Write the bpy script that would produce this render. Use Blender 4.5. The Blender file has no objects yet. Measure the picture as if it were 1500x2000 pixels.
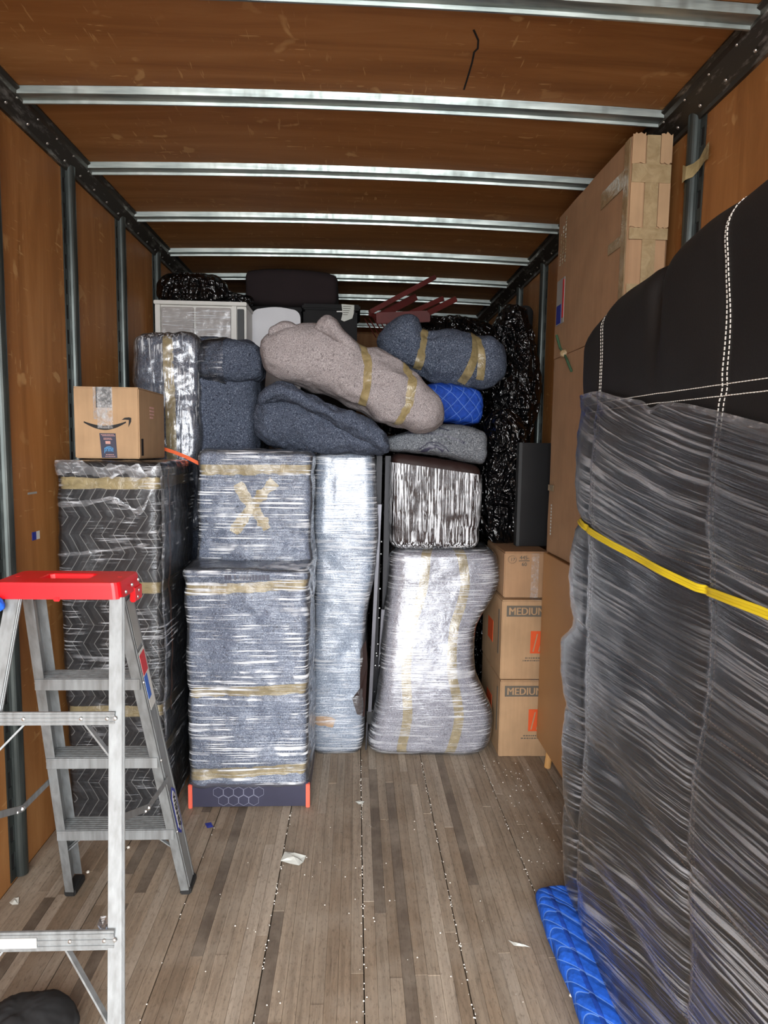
import bpy, bmesh, math, random
import numpy as np
from mathutils import Vector, Matrix

S = bpy.context.scene
COL = S.collection
random.seed(7)

# ------------------------------------------------------------------ camera, sky, exposure
FPX, CAMZ, ROLL = 1260.0, 1.62, math.radians(0.85)
_ca, _sa = math.cos(ROLL), math.sin(ROLL)
_dx = -55 * _ca - 125 * _sa
_dy = 55 * _sa - 125 * _ca
PIT = math.atan2(-_dy, FPX)
YAW = math.atan2(-_dx * math.cos(PIT), FPX)
FW = np.array([math.sin(YAW) * math.cos(PIT), math.cos(YAW) * math.cos(PIT), -math.sin(PIT)])
_rt = np.array([math.cos(YAW), -math.sin(YAW), 0.0])
_up = np.cross(_rt, FW)
RT, UP = _rt * _ca + _up * _sa, -_rt * _sa + _up * _ca

cam_data = bpy.data.cameras.new('camera')
cam_data.sensor_fit = 'VERTICAL'
cam_data.sensor_height = 32.0
cam_data.lens = FPX / 2000.0 * 32.0
cam_data.clip_start = 0.05
cam = bpy.data.objects.new('camera', cam_data)
COL.objects.link(cam)
m = Matrix.Identity(4)
for i in range(3):
    m[i][0], m[i][1], m[i][2] = RT[i], UP[i], -FW[i]
m[2][3] = CAMZ
cam.matrix_world = m
S.camera = cam

world = bpy.data.worlds.new('overcast_sky')
S.world = world
world.use_nodes = True
wb = world.node_tree.nodes['Background']
wb.inputs['Color'].default_value = (0.97, 0.985, 1.0, 1)
wb.inputs['Strength'].default_value = 7.5

portal_data = bpy.data.lights.new('door_portal', 'AREA')   # sampling guide for the sky seen through the open rear door
portal_data.shape = 'RECTANGLE'
portal_data.size, portal_data.size_y = 2.5, 2.9
portal_data.cycles.is_portal = True
portal = bpy.data.objects.new('door_portal', portal_data)
COL.objects.link(portal)
portal.location = (-0.03, -1.12, 1.43)
portal.rotation_euler = (math.radians(90), 0, 0)

S.view_settings.view_transform = 'Standard'
S.view_settings.look = 'None'
S.view_settings.gamma = 1.0
S.view_settings.use_curve_mapping = False
S.view_settings.exposure = 0.95


def ray(x, y):
    d = FW + RT * (x - 750) / FPX - UP * (y - 1000) / FPX
    return d / d[1]


def at(x, y, Y):
    """world point that a photo pixel shows when it lies at depth Y"""
    r = ray(x, y) * Y
    return (float(r[0]), float(Y), float(CAMZ + r[2]))


# ------------------------------------------------------------------ numeric helpers
def vnoise(p, seed=0):
    p = np.asarray(p, float)
    i = np.floor(p).astype(np.int64)
    f = p - i
    f = f * f * (3 - 2 * f)

    def h(ix, iy, iz):
        n = (ix * 374761393 + iy * 668265263 + iz * 2147483647 + seed * 1442695041) & 0xFFFFFFFF
        n = ((n ^ (n >> 13)) * 1274126177) & 0xFFFFFFFF
        n = (n ^ (n >> 16)) & 0xFFFFFFFF
        return n / 2147483648.0 - 1.0
    x, y, z = i[:, 0], i[:, 1], i[:, 2]
    fx, fy, fz = f[:, 0], f[:, 1], f[:, 2]
    c00 = h(x, y, z) * (1 - fx) + h(x + 1, y, z) * fx
    c10 = h(x, y + 1, z) * (1 - fx) + h(x + 1, y + 1, z) * fx
    c01 = h(x, y, z + 1) * (1 - fx) + h(x + 1, y, z + 1) * fx
    c11 = h(x, y + 1, z + 1) * (1 - fx) + h(x + 1, y + 1, z + 1) * fx
    return (c00 * (1 - fy) + c10 * fy) * (1 - fz) + (c01 * (1 - fy) + c11 * fy) * fz


def fbm(p, octv=3, seed=0):
    r, a = 0, 1.0
    for k in range(octv):
        r = r + a * vnoise(np.asarray(p) * (2.03 ** k) + 17.3 * k, seed + k)
        a *= 0.5
    return r


def ridge(p, octv=2, seed=0):
    r, a = 0, 1.0
    for k in range(octv):
        r = r + a * (1 - 2 * np.abs(vnoise(np.asarray(p) * (2.1 ** k) + 9.1 * k, seed + k)))
        a *= 0.5
    return r


def sstep(a, b, x):
    t = np.clip((x - a) / (b - a), 0, 1)
    return t * t * (3 - 2 * t)


# ------------------------------------------------------------------ materials
class NT:
    def __init__(self, name):
        self.m = bpy.data.materials.new(name)
        self.m.use_nodes = True
        self.t = self.m.node_tree
        self.b = self.t.nodes['Principled BSDF']
        self.out = self.t.nodes['Material Output']

    def n(self, typ, **kw):
        nd = self.t.nodes.new('ShaderNode' + typ)
        for k, v in kw.items():
            if k.startswith('i_'):
                key = k[2:]
                key = int(key) if key.isdigit() else key.replace('_', ' ')
                self.set(nd.inputs[key], v)
            else:
                setattr(nd, k, v)
        return nd

    def set(self, sock, v):
        if isinstance(v, bpy.types.NodeSocket):
            self.t.links.new(v, sock)
        else:
            if isinstance(v, tuple) and len(v) == 3 and sock.type == 'RGBA':
                v = v + (1,)
            sock.default_value = v

    def coord(self, scale=(1, 1, 1), rot=(0, 0, 0), kind='Object'):
        tc = self.n('TexCoord')
        mp = self.n('Mapping')
        self.t.links.new(tc.outputs[kind], mp.inputs['Vector'])
        mp.inputs['Scale'].default_value = scale
        mp.inputs['Rotation'].default_value = rot
        return mp.outputs[0]

    def noise(self, vec, scale=5, detail=3, rough=0.55, dist=0.0):
        return self.n('TexNoise', i_Vector=vec, i_Scale=scale, i_Detail=detail, i_Roughness=rough, i_Distortion=dist).outputs[0]

    def ramp(self, fac, stops):
        nd = self.n('ValToRGB', i_Fac=fac)
        el = nd.color_ramp.elements
        while len(el) < len(stops):
            el.new(0.5)
        for e, (p, c) in zip(el, stops):
            e.position = p
            e.color = (c, c, c, 1) if isinstance(c, (int, float)) else tuple(c) + (1,)
        return nd.outputs[0]

    def math(self, op, a, b=0.0, c=0.0, clamp=False):
        nd = self.n('Math', operation=op, use_clamp=clamp)
        self.set(nd.inputs[0], a)
        self.set(nd.inputs[1], b)
        self.set(nd.inputs[2], c)
        return nd.outputs[0]

    def mix(self, fac, a, b, blend='MIX'):
        nd = self.n('Mix', data_type='RGBA', blend_type=blend)
        self.set(nd.inputs[0], fac)
        self.set(nd.inputs[6], a)
        self.set(nd.inputs[7], b)
        return nd.outputs[2]

    def bump(self, h, strength=0.5, dist=0.01, normal=None):
        nd = self.n('Bump', i_Strength=strength, i_Distance=dist, i_Height=h)
        if normal is not None:
            self.set(nd.inputs['Normal'], normal)
        self.set(self.b.inputs['Normal'], nd.outputs[0])
        return nd.outputs[0]

    def p(self, **kw):
        for k, v in kw.items():
            self.set(self.b.inputs[k.replace('_', ' ')], v)
        return self


def srgb(r, g, b):
    f = lambda c: (c / 255 / 12.92) if c / 255 <= 0.04045 else ((c / 255 + 0.055) / 1.055) ** 2.4
    return (f(r), f(g), f(b))


def plain(name, col, rough=0.5, metal=0.0, var=0.12, scale=8, bump=0.0, bscale=80, spec=0.5):
    t = NT(name)
    c = t.coord()
    n = t.noise(c, scale, 4)
    lo = tuple(max(0, x * (1 - var)) for x in col)
    hi = tuple(min(1, x * (1 + var)) for x in col)
    t.p(Base_Color=t.ramp(n, [(0.3, lo), (0.7, hi)]), Roughness=rough, Metallic=metal, Specular_IOR_Level=spec)
    if bump:
        t.bump(t.noise(c, bscale, 3), bump, 0.005)
    return t.m


def plywood(name, grain, tint=1.0):
    t = NT(name)
    g = t.noise(t.coord(grain), 1.0, 6, 0.65, 0.6)
    big = t.noise(t.coord(), 1.6, 3)
    base = t.ramp(g, [(0.25, srgb(122 * tint, 78 * tint, 38 * tint)), (0.5, srgb(164 * tint, 112 * tint, 62 * tint)), (0.75, srgb(190 * tint, 140 * tint, 88 * tint))])
    col = t.mix(t.ramp(big, [(0.3, 0.0), (0.7, 0.4)]), base, srgb(146 * tint, 92 * tint, 46 * tint))
    # light scratches and gouges in the ply
    sc = None
    for rot, sc3 in (((0.5, 0.3, 0.7), (9, 9, 60)), ((1.1, 2.0, 0.2), (70, 10, 10)), ((0.2, 1.3, 1.4), (12, 64, 12))):
        a = t.ramp(t.noise(t.coord(sc3, rot), 1.0, 2, 0.5, 0.3), [(0.665, 0.0), (0.71, 1.0)])
        sc = a if sc is None else t.math('MAXIMUM', sc, a)
    mask = t.ramp(t.noise(t.coord(), 3.1, 2), [(0.42, 0.0), (0.58, 1.0)])
    col = t.mix(t.math('MULTIPLY', t.math('MULTIPLY', sc, mask), 0.55), col, srgb(205, 165, 110))
    t.p(Base_Color=col, Roughness=0.55, Specular_IOR_Level=0.35)
    t.bump(g, 0.12, 0.004)
    return t.m


def blanket(name, dark, mid, light, scale=150, wrinkle=0.4):
    t = NT(name)
    c = t.coord()
    n = t.noise(c, scale, 2, 0.75)
    n2 = t.noise(c, scale * 0.37, 2, 0.6)
    big = t.noise(c, 5, 3)
    s = t.ramp(n, [(0.33, dark), (0.46, mid), (0.56, mid), (0.68, light)])
    s = t.mix(t.ramp(n2, [(0.62, 0.0), (0.7, 0.75)]), s, dark)
    s = t.mix(t.ramp(big, [(0.35, 0.0), (0.7, 0.25)]), s, tuple(x * 0.7 for x in mid))
    t.p(Base_Color=s, Roughness=1.0, Specular_IOR_Level=0.1)
    b = t.bump(t.noise(c, 22, 4), wrinkle, 0.012)
    nd = t.n('Bump', i_Strength=0.35, i_Distance=0.003, i_Height=n, i_Normal=b)
    t.set(t.b.inputs['Normal'], nd.outputs[0])
    return t.m


def film(name, scale, rot=(0, 0, 0), strength=0.55, base=0.08, tint=(0.86, 0.88, 0.92), thr=(0.5, 0.66), rough=0.2, mask=(0.35, 0.6), mscale=2.6, fan=None, bump=0.5, gloss=1.6, crumple=0.14, bdist=0.012):
    """stretch wrap: clear sheet whose tight folds scatter and mirror the light"""
    t = NT(name)
    if fan:                                    # folds that fan out from a bunched edge
        tc = t.n('TexCoord')
        sep = t.n('SeparateXYZ', i_0=tc.outputs['Object'])
        y, z = sep.outputs[1], sep.outputs[2]
        slope = t.math('MULTIPLY_ADD', z, fan[1], fan[0])
        q = t.math('MULTIPLY_ADD', y, slope, z)
        cb = t.n('CombineXYZ')
        t.set(cb.inputs[0], t.math('MULTIPLY', y, scale[1]))
        t.set(cb.inputs[1], t.math('MULTIPLY', sep.outputs[0], scale[0]))
        t.set(cb.inputs[2], t.math('MULTIPLY', q, scale[2]))
        v = cb.outputs[0]
    else:
        v = t.coord(scale, rot)
    n1 = t.noise(v, 1.0, 3, 0.55, 0.2)
    n2 = t.noise(t.coord(), mscale, 2)
    n3 = t.noise(t.coord(), mscale * 2.3, 2, 0.5, 0.5)
    cr = t.noise(t.coord(), 26, 3, 0.6, 0.8)
    m_ = t.ramp(t.math('MULTIPLY_ADD', n3, 0.5, t.math('MULTIPLY', n2, 0.5)), [(mask[0], 0.05), (mask[1], 1.0)])
    fac = t.math('MULTIPLY', t.ramp(n1, [(thr[0], 0.0), (thr[1], 1.0)]), m_)
    fac = t.math('MULTIPLY_ADD', fac, strength, base, clamp=True)
    h = t.math('MULTIPLY_ADD', cr, crumple, n1)
    bn = t.n('Bump', i_Strength=bump, i_Distance=bdist, i_Height=h).outputs[0]
    df = t.n('BsdfDiffuse', i_Color=tint, i_Normal=bn)
    tr = t.n('BsdfTransparent')
    gs = t.n('BsdfGlossy', i_Color=(0.95, 0.97, 1.0), i_Roughness=rough, i_Normal=bn)
    mx = t.n('MixShader')
    t.set(mx.inputs[0], fac)
    t.t.links.new(tr.outputs[0], mx.inputs[1])
    t.t.links.new(df.outputs[0], mx.inputs[2])
    fr = t.n('Fresnel', i_IOR=1.5, i_Normal=bn)
    mg = t.n('MixShader')
    t.set(mg.inputs[0], t.math('MULTIPLY', fr.outputs[0], gloss, clamp=True))
    t.t.links.new(mx.outputs[0], mg.inputs[1])
    t.t.links.new(gs.outputs[0], mg.inputs[2])
    t.t.links.new(mg.outputs[0], t.out.inputs[0])
    t.t.nodes.remove(t.b)
    return t.m


def cardboard(name, col):
    t = NT(name)
    c = t.coord()
    f = t.noise(t.coord((60, 60, 4)), 1, 3)
    n = t.noise(c, 6, 4)
    lo, hi = tuple(x * 0.86 for x in col), tuple(min(1, x * 1.1) for x in col)
    s = t.ramp(t.math('MULTIPLY_ADD', f, 0.35, t.math('MULTIPLY', n, 0.65)), [(0.35, lo), (0.65, hi)])
    t.p(Base_Color=s, Roughness=0.8, Specular_IOR_Level=0.25)
    t.bump(f, 0.08, 0.003)
    return t.m


def stitched(name, col, thread, chevron, rough=0.7):
    """quilted moving pad: thread lines sewn in zigzags or diamonds, puffed between"""
    t = NT(name)
    tc = t.n('TexCoord')
    sep = t.n('SeparateXYZ', i_0=tc.outputs['Object'])
    wob = t.noise(t.coord(), 3.0, 2)
    xx = t.math('ADD', t.math('ADD', sep.outputs[0], sep.outputs[1]), t.math('MULTIPLY', wob, 0.03))
    zz = t.math('MULTIPLY_ADD', wob, 0.04, sep.outputs[2])
    if chevron:
        tri = t.math('MULTIPLY', t.math('PINGPONG', zz, chevron[1]), chevron[2])
        q = t.math('ADD', xx, tri)
        pp = t.math('PINGPONG', q, chevron[0] / 2)
        d = pp
    else:
        a = t.math('PINGPONG', t.math('ADD', xx, zz), 0.04)
        b = t.math('PINGPONG', t.math('SUBTRACT', xx, zz), 0.04)
        d = t.math('MINIMUM', a, b)
    line = t.math('LESS_THAN', d, 0.0016 if chevron else 0.0022)
    nz = t.noise(t.coord(), 60, 3)
    base = t.ramp(nz, [(0.3, tuple(x * 0.75 for x in col)), (0.7, tuple(x * 1.2 for x in col))])
    t.p(Base_Color=t.mix(t.math('MULTIPLY', line, 0.8), base, thread), Roughness=rough, Specular_IOR_Level=0.2)
    t.bump(t.math('MINIMUM', d, 0.02), 0.8 if chevron else 0.3, 0.5)
    return t.m


MAT = {}
MAT['ply_wall'] = plywood('plywood_wall', (7, 7, 0.7))
MAT['ply_roof'] = plywood('plywood_roof', (0.7, 9, 9), 0.94)
MAT['slab'] = plain('subfloor', (0.03, 0.022, 0.016), 0.9)
t = NT('weathered_laminate')
oi = t.n('ObjectInfo')
g = t.noise(t.coord((55, 2.2, 10)), 1, 6, 0.7, 0.5)
g2 = t.noise(t.coord((120, 14, 10)), 1, 3, 0.7)
bl = t.noise(t.coord(), 4.5, 4, 0.6)
sp = t.noise(t.coord((110, 40, 10)), 1, 4, 0.75, 0.4)
cw = t.mix(t.ramp(g, [(0.3, 0.55), (0.6, 0.0)]), oi.outputs['Color'], srgb(84, 72, 60))
cw = t.mix(t.ramp(g2, [(0.55, 0.0), (0.75, 0.4)]), cw, srgb(66, 56, 48))
cw = t.mix(t.ramp(bl, [(0.42, 0.0), (0.7, 0.5)]), cw, srgb(170, 158, 142))
cw = t.mix(t.ramp(sp, [(0.52, 0.0), (0.7, 0.55)]), cw, srgb(84, 72, 60))
t.p(Base_Color=cw, Roughness=t.ramp(bl, [(0.3, 0.5), (0.7, 0.75)]), Specular_IOR_Level=0.35)
t.bump(g, 0.35, 0.003)
MAT['floor'] = t.m

t = NT('galvanised_steel')
gz = t.noise(t.coord((4, 40, 40)), 1, 3)
gv = t.noise(t.coord((40, 40, 4)), 1, 3)
t.p(Base_Color=t.ramp(gz, [(0.3, srgb(130, 140, 138)), (0.7, srgb(192, 200, 196))]), Metallic=0.85, Roughness=t.ramp(gv, [(0.3, 0.3), (0.7, 0.48)]))
MAT['galv'] = t.m
t = NT('painted_post_steel')
t.p(Base_Color=t.ramp(t.noise(t.coord((30, 30, 3)), 1, 3), [(0.3, srgb(52, 58, 57)), (0.7, srgb(88, 94, 92))]), Metallic=0.7, Roughness=0.38)
MAT['post'] = t.m
t = NT('worn_rail')
wr = t.noise(t.coord((30, 7, 30)), 1, 4, 0.7)
k = t.ramp(wr, [(0.55, 0.0), (0.72, 1.0)])
t.p(Base_Color=t.mix(k, srgb(74, 70, 64), srgb(160, 156, 150)), Metallic=0.75, Roughness=t.ramp(k, [(0, 0.5), (1, 0.3)]))
MAT['rail'] = t.m
MAT['slot'] = plain('slot_black', (0.006, 0.006, 0.006), 0.9)
t = NT('ladder_aluminium')
br = t.noise(t.coord((60, 60, 6)), 1, 3)
t.p(Base_Color=t.ramp(br, [(0.3, srgb(120, 122, 122)), (0.7, srgb(146, 150, 151))]), Metallic=0.35, Roughness=t.ramp(br, [(0.2, 0.42), (0.8, 0.6)]))
MAT['alu'] = t.m
MAT['rivet'] = plain('rivet_metal', srgb(210, 210, 208), 0.3, 0.9)
MAT['red_plastic'] = plain('red_plastic', srgb(226, 18, 30), 0.4, var=0.06)
MAT['rubber'] = plain('black_rubber', (0.012, 0.012, 0.012), 0.7)
MAT['white_label'] = plain('white_label', srgb(205, 205, 200), 0.5, var=0.05)
MAT['grey_label'] = plain('grey_label', srgb(150, 150, 146), 0.5, var=0.1)
MAT['red_label'] = plain('red_label', srgb(200, 40, 48), 0.5, var=0.05)
MAT['blue_label'] = plain('blue_label', srgb(40, 95, 190), 0.5, var=0.05)
MAT['navy_label'] = plain('navy_label', srgb(40, 52, 140), 0.5, var=0.05)
MAT['ink'] = plain('black_ink', (0.008, 0.007, 0.007), 0.7, var=0.05)
MAT['grey_ink'] = plain('grey_ink', srgb(96, 90, 80), 0.8, var=0.08)
MAT['orange_ink'] = plain('orange_ink', srgb(214, 84, 34), 0.75, var=0.06)
MAT['pink_ink'] = plain('pink_ink', srgb(196, 150, 140), 0.7)
MAT['sky_ink'] = plain('sky_blue_ink', srgb(80, 150, 200), 0.6)
MAT['card'] = cardboard('cardboard_tan', srgb(172, 141, 108))
MAT['card2'] = cardboard('cardboard_warm', srgb(164, 131, 100))
MAT['card_dull'] = cardboard('cardboard_dull', srgb(150, 116, 86))
t = NT('packing_tape')
tn = t.noise(t.coord(), 30, 3, 0.6, 0.6)
t.p(Base_Color=t.ramp(tn, [(0.3, srgb(122, 108, 74)), (0.7, srgb(156, 140, 102))]), Roughness=0.3, Specular_IOR_Level=0.5)
t.bump(tn, 0.5, 0.01)
MAT['tape'] = t.m
t = NT('tan_tape_on_card')
tn = t.noise(t.coord(), 24, 3, 0.6, 0.8)
t.p(Base_Color=t.ramp(tn, [(0.3, srgb(138, 118, 86)), (0.7, srgb(166, 146, 112))]), Roughness=0.22, Specular_IOR_Level=0.6)
t.bump(tn, 0.4, 0.008)
MAT['tape_card'] = t.m
t = NT('clear_tape')
tn = t.noise(t.coord(), 55, 3, 0.7, 1.0)
t.p(Base_Color=(0.8, 0.8, 0.8), Roughness=0.12, Specular_IOR_Level=0.9)
t.bump(tn, 0.9, 0.01)
tr = t.n('BsdfTransparent')
mx = t.n('MixShader', i_0=t.ramp(tn, [(0.4, 0.06), (0.65, 0.36)]))
t.t.links.new(tr.outputs[0], mx.inputs[1])
t.t.links.new(t.b.outputs[0], mx.inputs[2])
t.t.links.new(mx.outputs[0], t.out.inputs[0])
MAT['clear_tape'] = t.m
MAT['blk_blue'] = blanket('blue_grey_blanket', srgb(34, 39, 52), srgb(92, 101, 120), srgb(160, 168, 182), 190)
MAT['blk_navy'] = blanket('dark_blue_blanket', srgb(30, 34, 44), srgb(80, 88, 104), srgb(152, 160, 174), 170)
MAT['blk_slate'] = blanket('slate_blue_blanket', srgb(28, 32, 42), srgb(74, 81, 96), srgb(130, 138, 152), 180, 0.9)
MAT['blk_pale'] = blanket('pale_blue_grey_blanket', srgb(76, 86, 102), srgb(132, 143, 158), srgb(190, 198, 208), 200)
MAT['blk_light'] = blanket('light_grey_blanket', srgb(92, 86, 88), srgb(152, 144, 144), srgb(192, 185, 184), 210, 0.55)
MAT['blk_lilac'] = blanket('lilac_grey_blanket', srgb(84, 83, 91), srgb(138, 137, 146), srgb(190, 190, 196), 200)
MAT['blk_mid'] = blanket('mid_grey_blanket', srgb(52, 55, 60), srgb(108, 112, 118), srgb(168, 172, 176))
MAT['chevron'] = stitched('black_chevron_pad', srgb(40, 40, 42), srgb(135, 133, 130), (0.044, 0.075, 0.6))
MAT['quilt_blue'] = stitched('blue_quilted_pad', srgb(32, 72, 168), srgb(100, 135, 205), None)
MAT['quilt_bright'] = stitched('bright_blue_quilted_pad', srgb(38, 96, 205), srgb(110, 155, 232), None)
MAT['leather'] = plain('black_upholstery', srgb(22, 21, 21), 0.6, var=0.1, bump=0.15, bscale=260, spec=0.35)
MAT['brown_leather'] = plain('dark_brown_leather', srgb(40, 24, 21), 0.6, var=0.2, bump=0.2, spec=0.3)
MAT['maroon'] = plain('dark_maroon_fabric', srgb(30, 18, 20), 0.9, var=0.15)
MAT['thread'] = plain('white_thread', srgb(196, 192, 184), 0.8, var=0.05)
MAT['yellow'] = plain('yellow_webbing', srgb(214, 190, 30), 0.6, var=0.08)
MAT['orange'] = plain('orange_webbing', srgb(224, 92, 34), 0.6, var=0.06)
MAT['coral'] = plain('coral_edge', srgb(226, 100, 78), 0.5, var=0.05)
MAT['brown_strap'] = plain('brown_strap', srgb(150, 98, 66), 0.6)
MAT['navy_print'] = plain('navy_carton', srgb(52, 52, 70), 0.4)
MAT['hex_ink'] = plain('hexagon_ink', srgb(120, 122, 140), 0.5)
MAT['hardboard'] = plain('tan_hardboard', srgb(164, 122, 78), 0.5, var=0.08, scale=3)
MAT['leg_wood'] = plain('pale_leg_wood', srgb(206, 158, 98), 0.5)
MAT['red_wood'] = plain('mahogany_wood', srgb(84, 24, 20), 0.65, var=0.25)
MAT['white_paint'] = plain('white_paint', srgb(214, 212, 206), 0.45, var=0.05)
MAT['white_plastic'] = plain('white_plastic', srgb(206, 206, 210), 0.4, var=0.04)
MAT['grey_wood'] = plain('grey_drawer_front', srgb(158, 152, 148), 0.6, var=0.15, scale=14)
MAT['black_cloth'] = plain('black_cloth', srgb(30, 30, 31), 0.9)
MAT['black_gloss'] = plain('black_casing', srgb(20, 20, 22), 0.35)
MAT['dark_edge'] = plain('dark_grey_edge', srgb(48, 50, 52), 0.5)
MAT['iron'] = plain('painted_angle_iron', srgb(92, 92, 98), 0.4, 0.6)
MAT['iron_dark'] = plain('black_iron', srgb(26, 26, 30), 0.45, 0.5)
MAT['paper'] = plain('paper_scrap', srgb(206, 208, 200), 0.7, var=0.06)
MAT['green'] = plain('green_twine', srgb(58, 92, 66), 0.8)
MAT['bead'] = plain('foam_bead', srgb(222, 218, 208), 0.8)
MAT['base_board'] = plain('orange_pallet_wood', srgb(196, 130, 72), 0.7)
t = NT('bin_bag_plastic')
n1 = t.noise(t.coord(), 6, 2, 0.5, 2.0)
n2 = t.noise(t.coord((11, 11, 4)), 1, 2, 0.45, 2.0)
t.p(Base_Color=(0.004, 0.004, 0.0045), Roughness=0.13, Specular_IOR_Level=0.8)
t.bump(t.math('MULTIPLY_ADD', n1, 0.8, n2), 1.0, 0.09)
MAT['bin_bag'] = t.m
MAT['film_d'] = film('stretch_wrap_slanted', (2.6, 2.6, 125), (0.0, 0.07, 0), 0.85, 0.05, thr=(0.53, 0.6), mask=(0.45, 0.56), mscale=5, gloss=0.9)
MAT['film_v'] = film('stretch_wrap_upright', (150, 150, 3.5), (0, 0.04, 0), 0.95, 0.01, thr=(0.49, 0.56), mask=(0.36, 0.5), mscale=4.5, gloss=0.7, crumple=0.04)
MAT['film_c'] = film('stretch_wrap_bright', (6, 6, 140), (0.0, 0.2, 0), 0.5, 0.05, thr=(0.51, 0.6), mask=(0.42, 0.58), mscale=3.2, bump=0.5, gloss=2.1, crumple=1.2, rough=0.2, bdist=0.0032)
MAT['film_a'] = film('stretch_wrap_glossy', (110, 110, 4), (0.0, 0.05, 0), 0.55, 0.04, thr=(0.52, 0.62), mask=(0.42, 0.6), mscale=4, bump=0.5, gloss=2.4, crumple=1.0, rough=0.2, bdist=0.004)
MAT['film_k'] = film('stretch_wrap_on_black', (5, 5, 110), (0.0, 0.06, 0), 0.5, 0.015, thr=(0.55, 0.63), mask=(0.5, 0.6), mscale=4, gloss=1.0)
MAT['film_edge'] = film('stretch_wrap_bunched', (20, 20, 60), (0.0, 0.2, 0), 0.5, 0.10, gloss=1.6, mask=(0.4, 0.6), mscale=8)
MAT['film_sofa'] = film('stretch_wrap_fanned', (5, 2.2, 190), strength=0.42, base=0.025, thr=(0.5, 0.62), mask=(0.4, 0.6), mscale=1.3, fan=(0.30, -0.26), tint=(0.72, 0.75, 0.80), rough=0.27, bump=0.55, gloss=1.3)


# ------------------------------------------------------------------ object helpers
def link(o, parent=None):
    COL.objects.link(o)
    if parent is not None:
        o.parent = parent
        if parent.parent is None and parent.type == 'EMPTY':
            o.matrix_parent_inverse = Matrix.Translation(-Vector(parent.location))
    return o


def mesh(name, verts, faces, mat, parent=None, smooth=False):
    me = bpy.data.meshes.new(name)
    me.from_pydata([tuple(map(float, v)) for v in verts], [], [tuple(map(int, f)) for f in faces])
    me.update()
    if smooth:
        me.polygons.foreach_set('use_smooth', [True] * len(me.polygons))
    if mat is not None:
        me.materials.append(MAT[mat] if isinstance(mat, str) else mat)
    return link(bpy.data.objects.new(name, me), parent)


def tag(o, label=None, cat=None, group=None, kind=None):
    if label:
        o['label'] = label
    if cat:
        o['category'] = cat
    if group:
        o['group'] = group
    if kind:
        o['kind'] = kind
    return o


def thing(name, label, cat, loc=(0, 0, 0), group=None):
    o = bpy.data.objects.new(name, None)
    o.empty_display_size = 0.1
    o.location = loc
    COL.objects.link(o)
    return tag(o, label, cat, group)


class MB:
    """collects shapes into one mesh"""

    def __init__(self):
        self.v, self.f = [], []

    def add(self, v, f):
        k = len(self.v)
        self.v += [tuple(p) for p in v]
        self.f += [tuple(i + k for i in q) for q in f]
        return self

    def box(self, x0, x1, y0, y1, z0, z1):
        v = [(x0, y0, z0), (x1, y0, z0), (x1, y1, z0), (x0, y1, z0), (x0, y0, z1), (x1, y0, z1), (x1, y1, z1), (x0, y1, z1)]
        return self.add(v, [(0, 3, 2, 1), (4, 5, 6, 7), (0, 1, 5, 4), (1, 2, 6, 5), (2, 3, 7, 6), (3, 0, 4, 7)])

    def prism(self, prof, p0, p1, xd, yd=None):
        """polygon profile (a, b) swept from p0 to p1; a runs along xd, b along p-direction x xd"""
        p0, p1, xd = Vector(p0), Vector(p1), Vector(xd)
        t_ = (p1 - p0).normalized()
        xd = (xd - t_ * xd.dot(t_)).normalized()
        yd = t_.cross(xd)
        n = len(prof)
        v = [p0 + xd * a + yd * b for a, b in prof] + [p1 + xd * a + yd * b for a, b in prof]
        f = [(i, (i + 1) % n, n + (i + 1) % n, n + i) for i in range(n)]
        f += [tuple(range(n - 1, -1, -1)), tuple(range(n, 2 * n))]
        return self.add(v, f)

    def bar(self, p0, p1, w, d, xd):
        return self.prism([(-w / 2, -d / 2), (w / 2, -d / 2), (w / 2, d / 2), (-w / 2, d / 2)], p0, p1, xd)

    def tube(self, p0, p1, r, n=10):
        xd = (0, 0, 1) if abs((Vector(p1) - Vector(p0)).normalized().z) < 0.9 else (1, 0, 0)
        return self.prism([(r * math.cos(a), r * math.sin(a)) for a in [2 * math.pi * i / n for i in range(n)]], p0, p1, xd)

    def dome(self, c, nrm, r, h, n=8):
        c, nrm = Vector(c), Vector(nrm).normalized()
        xd = nrm.orthogonal().normalized()
        yd = nrm.cross(xd)
        v, f = [], []
        for s, hh in ((1, 0), (0.75, 0.7)):
            v += [c + (xd * math.cos(2 * math.pi * i / n) + yd * math.sin(2 * math.pi * i / n)) * r * s + nrm * h * hh for i in range(n)]
        v.append(c + nrm * h)
        f += [(i, (i + 1) % n, n + (i + 1) % n, n + i) for i in range(n)]
        f += [(n + i, n + (i + 1) % n, 2 * n) for i in range(n)]
        return self.add(v, f)

    def build(self, name, mat, parent=None, bevel=0.0, smooth=False, seg=2):
        o = mesh(name, self.v, self.f, mat, parent)
        bm = bmesh.new()
        bm.from_mesh(o.data)
        bmesh.ops.recalc_face_normals(bm, faces=bm.faces[:])
        if bevel:
            es = [e for e in bm.edges if len(e.link_faces) == 2 and e.calc_face_angle(0) > 0.5]
            bmesh.ops.bevel(bm, geom=es, offset=bevel, segments=seg, affect='EDGES', clamp_overlap=True)
        bm.to_mesh(o.data)
        bm.free()
        if smooth:
            o.data.polygons.foreach_set('use_smooth', [True] * len(o.data.polygons))
        return o


def box(name, x0, x1, y0, y1, z0, z1, mat, parent=None, bevel=0.004):
    return MB().box(x0, x1, y0, y1, z0, z1).build(name, mat, parent, bevel)


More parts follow.
